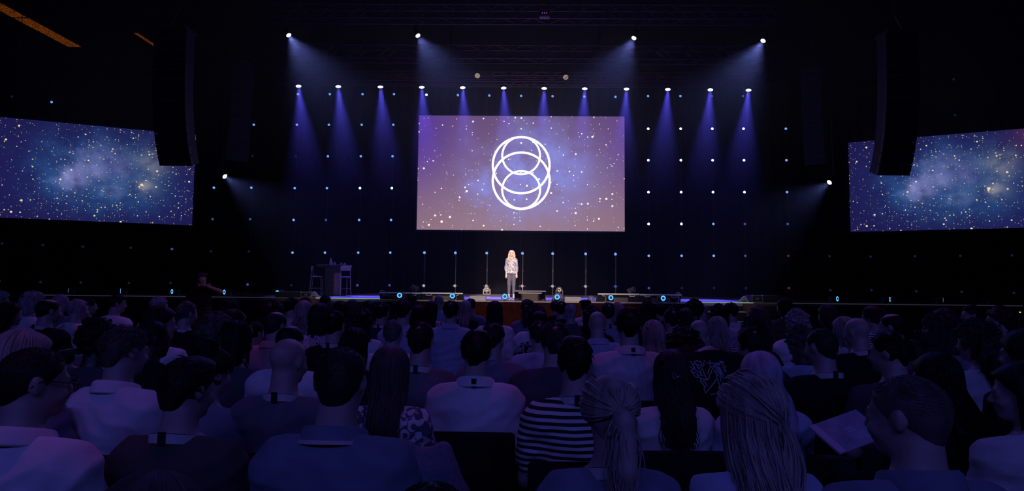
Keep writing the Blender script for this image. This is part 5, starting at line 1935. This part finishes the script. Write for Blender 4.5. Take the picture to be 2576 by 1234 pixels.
    (888, 753, 8.9, 'f', 'bob', 'ltbrown', 'l', 'long', 'navy', '', 0.0, 'light brown smooth head below the bar stools', None),
    (928, 756, 8.8, 'm', 'curly', 'dkbrown', 'l', 'tee', 'brown', '', 0.0, 'small dark curly head before the lit edge beside the outer monitor', None),
    (913, 772, 6.0, 'f', 'curlylong', 'black', 'l', 'long', 'white', '', -0.1, 'woman with long dark curls in white blouse streaked magenta', None),
    (963, 760, 7.0, 'm', 'short', 'black', 'l', 'tee', 'navy', 'l', 0.1, 'short dark-haired man in navy with bright neck band', None),
    (1017, 753, 6.9, 'm', 'short', 'black', 'l', 'tee', 'ltblue', '', 0.0, 'full-haired dark man in pale blue under the outer monitor', None),
    (1034, 738, 11.0, 'm', 'curly', 'black', 'l', 'tee', 'navy', '', 0.0, 'small curly dark head between the two rings of the table-side monitors', None),
    (1052, 767, 7.4, 'f', 'long', 'black', 'l', 'long', 'black', '', 0.0, 'woman with long flat black hair below the table-side monitors', None),
    (1086, 755, 8.4, 'f', 'long', 'dkbrown', 'l', 'long', 'scroll', '', 0.0, 'woman with long dark hair next to the blue-lit bald head', None),
    (1105, 741, 10.6, 'm', 'bald', 'black', 'l', 'tee', 'ltblue', '', 0.0, 'bald head glowing blue in the first row below the monitors', None),
    (1136, 755, 7.0, 'm', 'short', 'black', 'l', 'long', 'ltblue', 'c', 0.0, 'dark-haired man in pale blue shirt with magenta across both shoulders', None),
    (1171, 755, 8.6, 'f', 'long', 'blond', 'l', 'long', 'black', '', 0.0, 'blonde woman with blue-lit straight hair and black top', None),
    (1185, 750, 10.3, 'm', 'short', 'dkbrown', 'l', 'tee', 'slate', '', 0.0, 'dark head behind the blue-lit blonde, grey-blue shoulder', None),
    (1245, 756, 8.0, 'f', 'wavy', 'dkbrown', 'l', 'long', 'white', '', 0.0, 'woman with long brown half-tied hair right below the speaker', None),
    (1328, 750, 8.8, 'f', 'pony', 'brown', 'l', 'long', 'slate', '', -0.2, 'woman with ponytail and grey-blue hooded top below the desk monitor', None),
    (1350, 765, 7.0, 'm', 'curly', 'black', 'l', 'long', 'white', '', 0.0, 'black-haired person in white shirt with magenta sleeve below the desk monitor', None),
    (1355, 783, 5.8, 'f', 'bob', 'black', 'l', 'long', 'zig', '', 0.0, 'black-haired woman in black and white patterned top', None),
    (1396, 755, 9.7, 'm', 'short', 'dkbrown', 'l', 'tee', 'black', 'k', 0.0, 'narrow dark head under the blue ring beside the dome lamp', None),
    (1411, 757, 9.1, 'm', 'short', 'black', 'l', 'tee', 'black', 'k', 0.0, 'black-haired man in black under the domed lamp', None),
    (1435, 764, 8.0, 'm', 'greyshort', 'grey', 'l', 'tee', 'dkgrey', '', 0.0, 'man with short grey hair and dark vest over grey sleeves', None),
    (1472, 753, 9.2, 'm', 'beret', 'cap', 'l', 'long', 'white', '', -0.1, 'person in black flat cap and white shirt', None),
    (1489, 768, 7.2, 'f', 'curlylong', 'black', 'l', 'long', 'black', '', 0.0, 'person with mass of black curls behind the bald man in pale blue', None),
    (1529, 760, 7.7, 'm', 'short', 'dkbrown', 'l', 'tee', 'ltblue', 'l', 0.0, 'short-haired man in pale blue under the lit ring of the farther monitors', None),
    (1553, 760, 8.9, 'f', 'bob', 'blond', 'l', 'long', 'navy', '', 0.0, 'fair streaked head peeking past the short-haired man in pale blue', None),
    (1628, 757, 8.0, 'f', 'curlylong', 'black', 'l', 'long', 'black', '', 0.0, 'woman with long dark loose hair below the farther monitors', None),
    (1661, 762, 8.9, 'm', 'short', 'black', 'l', 'tee', 'black', '', 0.1, 'dark flat head under the outermost monitor ring', None),
    (1688, 775, 6.2, 'm', 'short', 'black', 'l', 'tee', 'black', 'k', 0.1, 'black-haired man in black top with lanyard beside the blonde', None),
    (1695, 763, 9.1, 'm', 'curly', 'black', 'l', 'tee', 'navy', '', 0.1, 'small dark curly head past the end of the farther monitors', None),
    (1723, 774, 7.0, 'f', 'long', 'brown', 'l', 'long', 'black', '', 0.1, 'woman with long brown hair before the afro', None),
    (1745, 752, 8.2, 'm', 'afro', 'black', 'd', 'tee', 'black', '', 0.1, 'person with round afro against the bright stage wing', None),
    (1767, 765, 9.5, 'm', 'bald', 'black', 'l', 'tee', 'slate', '', 0.1, 'pale bald head half hidden by the afro', None),
    (1806, 763, 7.4, 'm', 'curly', 'dkbrown', 'l', 'tee', 'ltblue', 'l', 0.1, 'curly-haired man with neck tab and pale tee beyond the striped blonde', None),
    (1836, 760, 8.2, 'm', 'short', 'black', 'l', 'tee', 'white', '', 0.2, 'black-haired man in white tee with magenta shoulder by the steps', None),
    (1903, 769, 7.0, 'f', 'halfup', 'ltbrown', 'l', 'long', 'black', '', 0.2, 'woman with shiny half-tied hair under the far flight case', None),
    (1970, 750, 9.4, 'f', 'bob', 'black', 'l', 'long', 'brown', '', 0.5, 'dark-haired person in brown patterned top covering a runway lamp', None),
    (2000, 775, 6.4, 'm', 'curly', 'grey', 'l', 'long', 'white', '', 0.4, 'person with short grey curls in white shirt', None),
    (2078, 765, 7.0, 'f', 'bob', 'brown', 'l', 'long', 'navy', '', 0.5, 'woman with brown bob apart from the rest under a runway lamp', None),
    (2192, 767, 6.6, 'f', 'pony', 'brown', 'l', 'long', 'finestripe', '', 0.4, 'dark-haired woman in thin-striped top past the bald man in black', None),
    (2240, 788, 5.6, 'm', 'balding', 'black', 'l', 'tee', 'black', '', 0.5, 'balding dark-haired man just beyond the striped top', None),
    (2368, 774, 6.2, 'f', 'long', 'brown', 'l', 'long', 'navy', '', 0.4, 'brown-haired woman partly behind the one in the slate top', None),
    (2441, 766, 7.8, 'm', 'short', 'dkbrown', 'l', 'tee', 'black', '', 1.1, 'man in profile facing the stage before the dark runway end', None),
    (2508, 767, 6.6, 'm', 'curly', 'brown', 'l', 'tee', 'black', 'l', 1.1, 'bearded man with curly top in profile near the edge', None),
    # shaded lower-edge row end
    (645, 812, 6.0, 'm', 'short', 'black', 'l', 'tee', 'ltblue', '', -0.3, 'dark head and pale blue-grey shoulder squeezed beside the pink shirt', None),
]
DS = 0.845
HTOP = {'short': .011, 'quiff': .02, 'balding': .002, 'buzz': .003, 'greyshort': .011, 'bald': 0, 'afro': .038, 'curly': .03, 'curlylong': .034, 'bob': .022, 'long': .022, 'wavy': .022, 'halfup': .022, 'pony': .014, 'bun': .10, 'hijab': .018, 'beret': .012}
TURNS = (-0.95, -0.6, -0.3, 0.0, 0.3, 0.6, 0.95)
BOWED = dict(SEATED, head=(-0.07, 0.17, 1.07))
PEOPLE = []


def spread_rows():
    """nudge neighbours in depth so that seated bodies keep clear of one another"""
    D = [a[2] * DS for a in AUD]
    for _ in range(90):
        for i in range(len(AUD)):
            for j in range(i):
                if min(D[i], D[j]) < 3.3:
                    continue
                xi, xj = at(AUD[i][0], 760, D[i]).x, at(AUD[j][0], 760, D[j]).x
                gx, gy = abs(xi - xj), abs(D[i] - D[j])
                if gx < 0.44 and gy < 0.62:
                    step = 0.02 if D[i] >= D[j] else -0.02
                    D[i], D[j] = D[i] + step, D[j] - step
        D = [min(max(d, a[2] * DS * 0.90), a[2] * DS * 1.11) if a[2] > 3.95 else a[2] * DS for d, a in zip(D, AUD)]
    return D


def audience():
    DEP = spread_rows()
    for i, (cx, top, d, sex, hs, hc, sk, kind, sm, fl, turn, label, short) in enumerate(AUD):
        Y = DEP[i]
        near = d < 3.5
        h = 0.0095 if near else 0.0135
        # the nearest heads belong to the crown's own depth; hair locks stand a little above the skull
        p = at(cx, top, Y)
        s = max(0.86, min(1.1, p.z / (((1.08 if 'B' in fl else 1.24) + (0.111 + HTOP[hs]) * HS))))
        yaw = 0.8 * math.atan2(p.x, 20.0 - Y)
        tq = min(TURNS, key=lambda t: abs(t - (turn - yaw * 0.3)))
        J, nod = (BOWED, 0.7) if 'B' in fl else (SEATED, 0.1)
        body = use(cached(('body', sex, tq, h, nod), lambda: body_mesh(J, sex, h, tq, nod)), 'person', SKIN[sk])
        body.location = (p.x + 0.03 * math.sin(yaw), Y - 0.03, 0)
        body.rotation_euler = (0, 0, yaw)
        wx = 1.07 if 'w' in fl else (1.0 + 0.03 * math.sin(i * 2.3))
        body.scale = (s * wx, s, s)
        tag(body, label, 'person', None)
        PEOPLE.append(body)
        shirt = use(cached(('shirt', sex, kind, h, i % (4 if near else 2)), lambda: shirt_mesh(SEATED, sex, h, kind, 3 + i % (4 if near else 2))), 'shirt', SHIRT[sm], body)
        use(cached(('trou',), lambda: trouser_mesh(SEATED, 0.015)), 'trousers', TROU, body)
        for k in (0, 1):
            use(cached(('shoe', k), lambda: shoe_mesh(SEATED, k, 0.012)), 'shoe', SHOE, body)
        R = Matrix(rotz(tq, nod).tolist())

        def on_head(o):
            o.scale = (HS,) * 3
            o.location = J['head']
            o.rotation_euler = R.to_euler()
            return o
        if hs != 'bald':
            nl = 260 if near else 70
            var = i % 3 if near else i % 2
            hh = 0.0075 if near else 0.011
            if hs == 'beret':
                hr = on_head(use(cached(('hair', 'buzz', 0), lambda: hair_mesh('buzz', 0.011, 0)), 'hair', HAIR['black'], body))
                on_head(use(cached(('cap',), lambda: hair_mesh('beret', 0.008, 0)), 'flat_cap', HAIR['cap'], body))
            else:
                hr = on_head(use(cached(('hair', hs, near, var), lambda: hair_mesh(hs, hh, nl, var)), 'headscarf' if hs == 'hijab' else 'hair', HAIR[hc], body))
                if sex == 'f' and hs != 'hijab':
                    hr.scale = (0.96 * HS, HS, HS)
        if 'c' in fl:
            use(cached(('collar',), collar_mesh), 'collar', SHIRT[sm], shirt)
        if 'l' in fl or 'k' in fl:
            ly = use(cached(('lany',), lanyard_mesh), 'lanyard', LANY, body)
            if 'l' in fl:
                use(cached(('band',), band_mesh), 'neck_band', SHIRT['cream'], ly)
        if 'g' in fl:
            on_head(use(cached(('specs',), glasses_mesh), 'spectacles', FRAME, body))
        if short:
            place_chair(p.x + 0.03 * math.sin(yaw), Y - 0.03, yaw, 'black padded chair under the ' + short)


audience()


# ------------------------------------------------------------------ small things about the audience
def person_by(txt):
    return next(o for o in PEOPLE if txt in o['label'])


def surf_hit(o, x, z):
    """back surface of a person's shirt at local x, z"""
    sh = next(c for c in bpy.data.objects if c.parent == o and c.name.startswith('shirt'))
    me = sh.data
    n = len(me.vertices)
    co = np.empty(n * 3, np.float32)
    me.vertices.foreach_get('co', co)
    co = co.reshape(-1, 3)
    m = (np.abs(co[:, 0] - x) < 0.02) & (np.abs(co[:, 2] - z) < 0.02)
    return float(co[m, 1].min()) if m.any() else -0.12


# hair clip and hair tie
w1 = person_by('metal clip')
mb = MB()
mb.tube([(-0.03, -0.149, 0.012), (-0.034, -0.152, 0.028), (-0.022, -0.152, 0.034), (-0.012, -0.155, 0.006), (-0.026, -0.154, 0.0), (-0.03, -0.149, 0.012)], 0.0022, 5)
mb.tube([(-0.012, -0.155, 0.006), (0.0, -0.156, 0.016), (0.014, -0.154, 0.008)], 0.0022, 5)
cl_ = mb.build('hair_clip', mat('clip_silver', (0.6, 0.58, 0.6), 0.25, 0.7), w1)
cl_.location = SEATED['head']
cl_.scale = (HS,) * 3
w2 = person_by('half tied back')
mb = MB()
mb.ring((0, 0, 0), 0.010, 0.0035, 16, 6, Matrix.Translation((0.034, -0.143, -0.012)) @ Matrix.Rotation(1.3, 4, 'X'))
tie = mb.build('hair_tie', mat('tie_pale', (0.35, 0.33, 0.4), 0.4), w2, True)
tie.location = SEATED['head']
tie.scale = (HS,) * 3

# print on the black tee: the word and leaf outlines, drawn on the cloth
w3 = person_by('printed with word')
STROKES = [
    # pixel polylines in a 1519x1234 view of the back print
    [(265, 300), (335, 365), (420, 375), (580, 420), (540, 350), (525, 290)], [(580, 420), (620, 395), (605, 320)], [(500, 320), (460, 290), (380, 310), (400, 370)],
    [(335, 365), (325, 390), (365, 440), (360, 500)], [(215, 425), (270, 440), (340, 490), (265, 515), (265, 545), (330, 630), (385, 695)],
    [(360, 500), (430, 545), (505, 590), (565, 640), (450, 640), (390, 590), (280, 550)], [(430, 390), (440, 450), (515, 530), (520, 590)], [(475, 435), (530, 450), (580, 520), (605, 620), (640, 715), (665, 750)],
    [(450, 640), (425, 655), (460, 690), (385, 695)], [(460, 690), (560, 735), (665, 750), (715, 700), (725, 610), (795, 570), (790, 515)], [(680, 595), (735, 500), (780, 400), (850, 500), (915, 600), (915, 720), (800, 850), (690, 970), (605, 1105)],
    [(490, 720), (485, 790), (560, 870), (575, 930), (570, 1000), (620, 1065)], [(525, 780), (590, 790), (645, 885), (585, 930)], [(600, 830), (635, 860)], [(930, 720), (960, 830), (990, 930), (985, 1030), (950, 1120)], [(740, 1110), (830, 1085), (960, 1085)],
    [(830, 405), (900, 450), (960, 560), (965, 635), (920, 630), (900, 530)], [(850, 400), (960, 420), (1020, 520), (1035, 620), (1090, 720)], [(940, 440), (1000, 560), (1010, 640), (1005, 740), (1040, 800)], [(1000, 430), (1060, 560), (1100, 660)],
    # Celebrate
    [(660, 335), (625, 270)], [(700, 355), (720, 330), (755, 345)], [(755, 265), (790, 340), (765, 385)], [(790, 340), (830, 330), (850, 355)], [(865, 345), (905, 335), (905, 370), (875, 385)], [(920, 340), (915, 380)], [(915, 355), (945, 330)],
    [(1000, 330), (965, 345), (960, 385), (990, 395), (1005, 330), (1020, 385)], [(1030, 270), (1050, 350)], [(1020, 315), (1065, 300)], [(1075, 325), (1110, 315), (1120, 295), (1085, 290), (1080, 335), (1115, 350), (1135, 330)],
    [(1060, 400), (1100, 380), (1150, 400), (1160, 440), (1110, 460), (1070, 430)], [(1110, 500), (1165, 490), (1160, 540), (1110, 540)],
]
mb = MB()
psc = (3.9 * DS) / F_PX / w3.scale[2]  # metres on the cloth per photograph pixel
ox = 1779 - 1700
for st in STROKES:
    pts = []
    for (a, b), (c, d_) in zip(st[:-1], st[1:]):
        for t in (0, 0.5):
            pts.append((a + (c - a) * t, b + (d_ - b) * t))
    pts.append(st[-1])
    P3 = []
    for a, b in pts:
        px, py = a / 9.494, b / 9.494
        x = (px - 73) * psc * 0.88 - 0.045
        z = 0.995 - (py - 62) * psc * 0.88
        P3.append((x, surf_hit(w3, x, z) - 0.001, z))
    mb.tube(P3, 0.0026, 4)
mb.build('shirt_print', mat('print_pale', (0.50, 0.47, 0.56), 0.8), next(c for c in bpy.data.objects if c.parent == w3 and c.name.startswith('shirt')))

# pink edge on the polo collar is the cloth's own trim
w4 = person_by('blue polo')
cm = next(c for c in bpy.data.objects if c.name.startswith('collar') and c.parent and c.parent.parent == w4)
n, V, F_ = 26, [], []
for k in range(n):
    a = PI * 0.5 + 0.5 + (2 * PI - 1.0) * k / (n - 1)
    ca, sa = math.cos(a), math.sin(a)
    for o, z in ((0.0375, 0.000), (0.0345, 0.011), (0.032, 0.011), (0.033, -0.001)):
        V.append((ca * (0.070 + o), -0.016 + sa * (0.067 + o), 1.060 + z - 0.36 * sa * 0.07))
for k in range(n - 1):
    for j in range(4):
        F_.append((k * 4 + j, k * 4 + (j + 1) % 4, (k + 1) * 4 + (j + 1) % 4, (k + 1) * 4 + j))
tr = MB().add(V, F_).build('collar_trim', mat('trim_pink', (0.70, 0.45, 0.50), 0.8), w4)

# denim jacket over the back of the chair of the woman in the scroll blouse
w5 = person_by('scroll-patterned')
f = Fld((-0.34, -0.36, 0.3), (0.34, 0.06, 0.98), 0.011)
f.cap((-0.19, -0.225, 0.86), (0.17, -0.225, 0.86), 0.035, None, 0.04)
f.cap((-0.18, -0.24, 0.80), (-0.17, -0.255, 0.48), 0.045, 0.05, 0.05, sx=1.6)
f.cap((0.0, -0.24, 0.80), (0.0, -0.26, 0.47), 0.045, 0.05, 0.06, sx=2.4)
f.cap((0.18, -0.24, 0.80), (0.18, -0.255, 0.48), 0.045, 0.05, 0.05, sx=1.6)
f.cap((0.21, -0.215, 0.87), (0.27, -0.245, 0.70), 0.045, 0.05, 0.03)
f.cap((0.27, -0.245, 0.70), (0.26, -0.26, 0.46), 0.05, 0.045, 0.03)
f.cap((-0.06, -0.25, 0.90), (0.09, -0.24, 0.895), 0.024, None, 0.03)
f.rough(0.016, 34, 4, (1, 1, 0.5))
f.ell((0.0, -0.2, 0.7), (0.215, 0.031, 0.147), 0.008, True)
jk = link('denim_jacket', f.mesh('denim_jacket'), mat('denim', (0.17, 0.18, 0.24), 0.9, noise=0.15, nscale=60, bump=0.2, bscale=150))
jk.location = w5.location
jk.location.x += 0.06
jk.rotation_euler = w5.rotation_euler
tag(jk, 'pale denim jacket draped over the chair of the woman in the scroll-patterned blouse', 'jacket')

# paper held by the balding man in black
pp = at(217, 878, 4.4 * DS)
ps = MB().box((-0.105, -0.15, 0), (0.105, 0.15, 0.003)).build('paper_sheet', mat('paper_white', (0.7, 0.68, 0.7), 0.7))
ps.location = pp
ps.rotation_euler = (0.15, -0.3, -0.8)
tag(ps, 'sheet of paper held out beside the rounded black hair, near the balding man', 'paper')

# empty chair with a bag and a booklet between the headscarf and the shaven man
q = at(2125, 1000, 2.9 * DS)
place_chair(q.x, q.y, 0.07, 'empty black chair with a booklet above it, beside the shaven bearded man')
bag = empty('tote_bag', (q.x - 0.09, q.y + 0.02, 0.465), 0.07)
tag(bag, 'dark tote bag with two looped handles standing behind the booklet', 'bag')
f = Fld((-0.22, -0.12, -0.01), (0.22, 0.16, 0.42), 0.011)
f.cap((-0.12, 0.02, 0.07), (0.12, 0.02, 0.07), 0.065, None, 0.03)
f.cap((-0.13, 0.02, 0.33), (0.13, 0.02, 0.33), 0.03, None, 0.06)
f.cap((0, 0.02, 0.1), (0, 0.02, 0.30), 0.06, 0.035, 0.05, sx=2.6)
f.rough(0.008, 30, 9)
X, Y, Z = f.grid()
f.cut(0.0 - Z + 0 * X + 0 * Y)
link('bag_body', f.mesh('bag_body'), mat('bag_black', (0.02, 0.018, 0.022), 0.8), bag)
for k, y in enumerate((0.0, 0.045)):
    pts = [(-0.17 + 0.05 * k + 0.05 * (1 - math.cos(PI * t)), y, 0.33 + (0.11 - 0.05 * k) * math.sin(PI * t)) for t in np.linspace(0, 1, 13)]
    MB().tube(pts, 0.005, 6).build('handle', mat('bag_strap', (0.22, 0.2, 0.24), 0.6), bag)
c0 = [at(px, py, Y_) for px, py, Y_ in ((2034, 1073, 2.33), (2074, 1124, 2.24), (2215, 1092, 2.30), (2152, 1031, 2.40))]
b0, bx, by = c0[0], (c0[3] - c0[0]), (c0[1] - c0[0])
bx_, nrm = bx.normalized(), bx.cross(by).normalized()
if nrm.z < 0:
    nrm = -nrm
by_ = nrm.cross(bx_)
if by_.dot(by) < 0:
    by_ = -by_
Mb = Matrix((bx_, by_, bx_.cross(by_))).transposed().to_4x4()
Mb.translation = c0[0]
bk = bpy.data.objects.new('booklet', None)
COL.objects.link(bk)
bk.matrix_world = Mb
tag(bk, 'pale glossy booklet lying tilted above the empty chair', 'booklet')
L_, W_ = bx.length, 0.15
MB().box((0, 0, -0.004), (L_, W_, 0.004)).build('pages', mat('page_white', (0.6, 0.58, 0.6), 0.6), bk)
up = 0.0046 if (bx_.cross(by_)).z > 0 else -0.0046
MB().box((0.001, 0.001, min(up, 0.6 * up)), (L_ - 0.001, W_ - 0.001, max(up, 0.6 * up))).build('cover', mat('cover_lilac', (0.40, 0.36, 0.46), 0.3, noise=0.25, nscale=14), bk)
MB().box((0.0, 0.0, min(up, 1.25 * up)), (0.03, W_, max(up, 1.25 * up))).build('cover_band', mat('cover_pink', (0.72, 0.48, 0.62), 0.4), bk)
tx = MB()
for a, b in ((0.06, 0.085), (0.13, 0.19)):
    for k in range(6):
        x = L_ * 0.5 + (k - 3) * 0.0055 + a * 0.1
        tx.box((x, 0.05 + a * 0.2, min(up, 1.2 * up)), (x + 0.0035, 0.055 + a * 0.2 + 0.003 * (k % 2), max(up, 1.2 * up)))
tx.build('cover_lettering', mat('letter_pale', (0.7, 0.6, 0.75), 0.5), bk)


# ------------------------------------------------------------------ the speaker
def standing():
    return dict(pel=(0, 0, 0.93), wai=(0, 0.005, 1.08), che=(0, 0.0, 1.25), shz=1.345, shy=-0.01, nb=(0, -0.015, 1.385), head=(0, 0.02, 1.575),
                arms=[((s * 0.16, -0.008, 1.33), (s * 0.21, -0.03, 1.07), (s * 0.20, 0.06, 0.86), (0.0, 0.12, -1.0)) for s in (-1, 1)],
                legs=[((s * 0.085, 0.0, 0.90), (s * 0.088, 0.015, 0.50), (s * 0.092, -0.01, 0.10), (s * 0.105, 0.15, 0.045)) for s in (-1, 1)])


SPJ = standing()
sp_me = body_mesh(SPJ, 'f', 0.0095, 0.0, 0.0)
spk = use(sp_me, 'person', mat('skin_speaker', (0.56, 0.38, 0.29), 0.5, noise=0.08, nscale=25))
p = at(1286, 751, 20.6)
spk.location = (p.x, 20.6, SZ)
spk.rotation_euler = (0, 0, PI)
hz = at(1286, 629, 20.6).z - SZ
spk.scale = (hz / 1.70 * 0.93, hz / 1.70, hz / 1.70)
tag(spk, 'blonde woman standing in the spotlight on stage, patterned blouse and dark trousers', 'person')
use(shirt_mesh(SPJ, 'f', 0.0095, 'puff', 2), 'blouse', pattern_mat('cloth_floral', 'scroll', (0.22, 0.205, 0.20), (0.50, 0.46, 0.45), 12.0), spk)
use(trouser_mesh(SPJ, 0.0095, 0.06), 'trousers', mat('trouser_charcoal', (0.075, 0.07, 0.075), 0.8, noise=0.1), spk)
for k in (0, 1):
    use(shoe_mesh(SPJ, k), 'shoe', mat('shoe_beige', (0.52, 0.40, 0.33), 0.5), spk)
hr = use(hair_mesh('long', 0.0075, 240, 4), 'hair', mat('hair_speaker', (0.58, 0.42, 0.26), 0.4, noise=0.25, nscale=22, stretch=(1, 1, 0.15)), spk)
hr.location = SPJ['head']
hr.scale = (HS * 1.24, HS * 1.08, HS * 1.02)
fr_ = []
g = np.random.default_rng(5)
for s in (-1, 1):
    for k in range(60):
        ph = s * g.uniform(1.75, 2.25)
        L = [skull_pt(t, ph, 0.012 + 0.012 * g.random()) for t in np.linspace(0.08, 1.45, 6)]
        e = L[-1]
        for t in np.linspace(0.12, 1, 9):
            L.append(e + np.array((s * 0.035 * t + g.normal() * 0.007, 0.035 * t - 0.01, -0.33 * t)))
        fr_.append(L)
fl = strands('front_locks', (np.zeros((0, 3)), np.zeros((0, 4), int)), fr_, 0.006, 0.002)
fo = use(fl, 'front_locks', bpy.data.materials['hair_speaker'], hr)
ey = MB()
for s in (-1, 1):
    ey.ball((s * 0.0268, 0.0995, 1.571), 0.0062, 8, (1, 0.5, 1))
ey.build('eyes', mat('eye_dark', (0.03, 0.02, 0.02), 0.2), spk)
MB().ball((0, 0.105, 1.516), 0.018, 8, (1, 0.35, 0.3)).build('lips', mat('lip_rose', (0.42, 0.10, 0.10), 0.4), spk)
MB().tube([(-0.05, 0.05, 1.39), (-0.03, 0.125, 1.33), (-0.003, 0.150, 1.27), (0, 0.162, 1.19), (0.003, 0.150, 1.27), (0.03, 0.125, 1.33), (0.05, 0.05, 1.39)], 0.004, 5).box((-0.006, 0.155, 1.13), (0.006, 0.168, 1.20)).build('necklace', mat('gold_chain', (0.7, 0.5, 0.12), 0.3, 0.6), spk)

# ------------------------------------------------------------------ the camera operator in the aisle
OPJ = standing()
OPJ = dict(OPJ, arms=[((-0.165, -0.008, 1.33), (-0.36, 0.10, 1.30), (-0.10, 0.24, 1.43), (1.0, 0.05, 0.10)),
                      ((0.178, -0.008, 1.33), (0.27, 0.0, 1.06), (0.22, 0.20, 0.95), (-0.4, 0.9, -0.1))])
op = use(body_mesh(OPJ, 'm', 0.0095, 0.0, 0.12), 'person', SKIN['l'])
OY = 14.0 * DS
p = at(511, 680, OY)
op.location = (p.x, OY, 0)
op.scale = (p.z / 1.73,) * 3
op.rotation_euler = (0, 0, PI + 0.28)
tag(op, 'camera operator standing in the aisle, flat cap, forearm raised across the face', 'person')
use(shirt_mesh(OPJ, 'm', 0.0095, 'tee', 3), 'shirt', SHIRT['black'], op)
use(trouser_mesh(OPJ, 0.0095, 0.0), 'trousers', TROU, op)
for k in (0, 1):
    use(shoe_mesh(OPJ, k), 'shoe', SHOE, op)
R = Matrix(rotz(0.0, 0.12).tolist())
for nm, me, m in (('hair', hair_mesh('short', 0.009, 90, 1), HAIR['black']), ('flat_cap', hair_mesh('beret', 0.0075, 0), HAIR['bluecap'])):
    o = use(me, nm, m, op)
    o.location = OPJ['head']
    o.scale = (HS,) * 3
    o.rotation_euler = R.to_euler()
ey = MB()
for s in (-1, 1):
    ey.ball((s * 0.029, 0.0955, 1.563), 0.0065, 8, (1, 0.5, 0.8))
ey.build('eyes', bpy.data.materials['eye_dark'], op)
wr = Vector(OPJ['arms'][0][2])
el = Vector(OPJ['arms'][0][1])
dd = (wr - el).normalized()
wt = MB()
Mw = Matrix.Translation(wr - dd * 0.03) @ dd.to_track_quat('Z', 'Y').to_matrix().to_4x4()
wt.ring((0, 0, 0), 0.034, 0.006, 20, 6, Mw)
wt.rbox((-0.018, 0.028, -0.018), (0.018, 0.042, 0.018), 0.004, 2, Mw)
wt.build('wrist_watch', mat('watch_teal', (0.05, 0.22, 0.22), 0.3), op)
# camera hanging in the lowered hand
hw = Matrix.Translation(op.location) @ Matrix.Rotation(PI + 0.28, 4, 'Z') @ Matrix.Scale(op.scale[0], 4)
hp = hw @ Vector((0.16, 0.30, 0.93))
cm = empty('video_camera', hp, 0.5)
tag(cm, 'small black camera with red-lit grip in the lowered hand of the operator', 'camera')
MB().rbox((-0.075, -0.045, -0.055), (0.075, 0.045, 0.055), 0.012).build('body', MATTE, cm)
MB().lathe([(0.035, 0), (0.038, 0.02), (0.034, 0.09), (0.036, 0.1), (0.026, 0.1)], 18, Matrix.Rotation(PI / 2, 4, 'X') @ Matrix.Translation((0, 0, 0.04))).build('lens_barrel', MATTE, cm, True)
MB().rbox((0.05, -0.05, -0.05), (0.085, 0.0, 0.04), 0.01).build('grip', mat('grip_rubber', (0.05, 0.02, 0.02), 0.6), cm)

# green exit-like pilot lamp far at the side
p = at(2566, 785, 9.0)
root = empty('pilot_lamp', p)
tag(root, 'tiny yellow-green pilot light low at the far edge of the seats', 'lamp')
MB().lathe([(0.012, 0), (0.009, 0.01)], 10, Matrix.Rotation(PI / 2, 4, 'X')).build('lens', emit('pilot_green', (0.55, 0.9, 0.05), 0.9), root)
MB().lathe([(0.02, -0.03), (0.02, 0.0), (0.013, 0.0)], 10, Matrix.Rotation(PI / 2, 4, 'X')).tube([(0, 0.02, 0), (0, 0.02, -p.z)], 0.012, 6).build('post', MATTE, root)


# ------------------------------------------------------------------ haze over the stage
hz = MB().box((-17, 13.0, 0.96), (17, 27.0, ZC - 0.3)).build('haze', None)
HM = bpy.data.materials.new('stage_haze')
HM.use_nodes = True
nt = HM.node_tree
nt.nodes.clear()
vs_ = nt.nodes.new('ShaderNodeVolumeScatter')
geo = nt.nodes.new('ShaderNodeNewGeometry')
sx_ = nt.nodes.new('ShaderNodeSeparateXYZ')
nt.links.new(geo.outputs['Position'], sx_.inputs[0])
mr = nt.nodes.new('ShaderNodeMapRange')
mr.inputs[1].default_value, mr.inputs[2].default_value = 2.0, 8.2
nt.links.new(sx_.outputs[2], mr.inputs[0])
pw_ = nt.nodes.new('ShaderNodeMath')
pw_.operation = 'POWER'
nt.links.new(mr.outputs[0], pw_.inputs[0])
pw_.inputs[1].default_value = 3.0
ma = nt.nodes.new('ShaderNodeMath')
ma.operation = 'MULTIPLY_ADD'
nt.links.new(pw_.outputs[0], ma.inputs[0])
ma.inputs[1].default_value, ma.inputs[2].default_value = 0.019, 0.0012
nt.links.new(ma.outputs[0], vs_.inputs['Density'])
vs_.inputs['Anisotropy'].default_value = 0.3
vs_.inputs['Color'].default_value = (1, 1, 1, 1)
ou = nt.nodes.new('ShaderNodeOutputMaterial')
nt.links.new(vs_.outputs[0], ou.inputs['Volume'])
hz.data.materials.append(HM)
tag(hz, 'thin theatre haze hanging over the stage', 'haze', None, 'stuff')
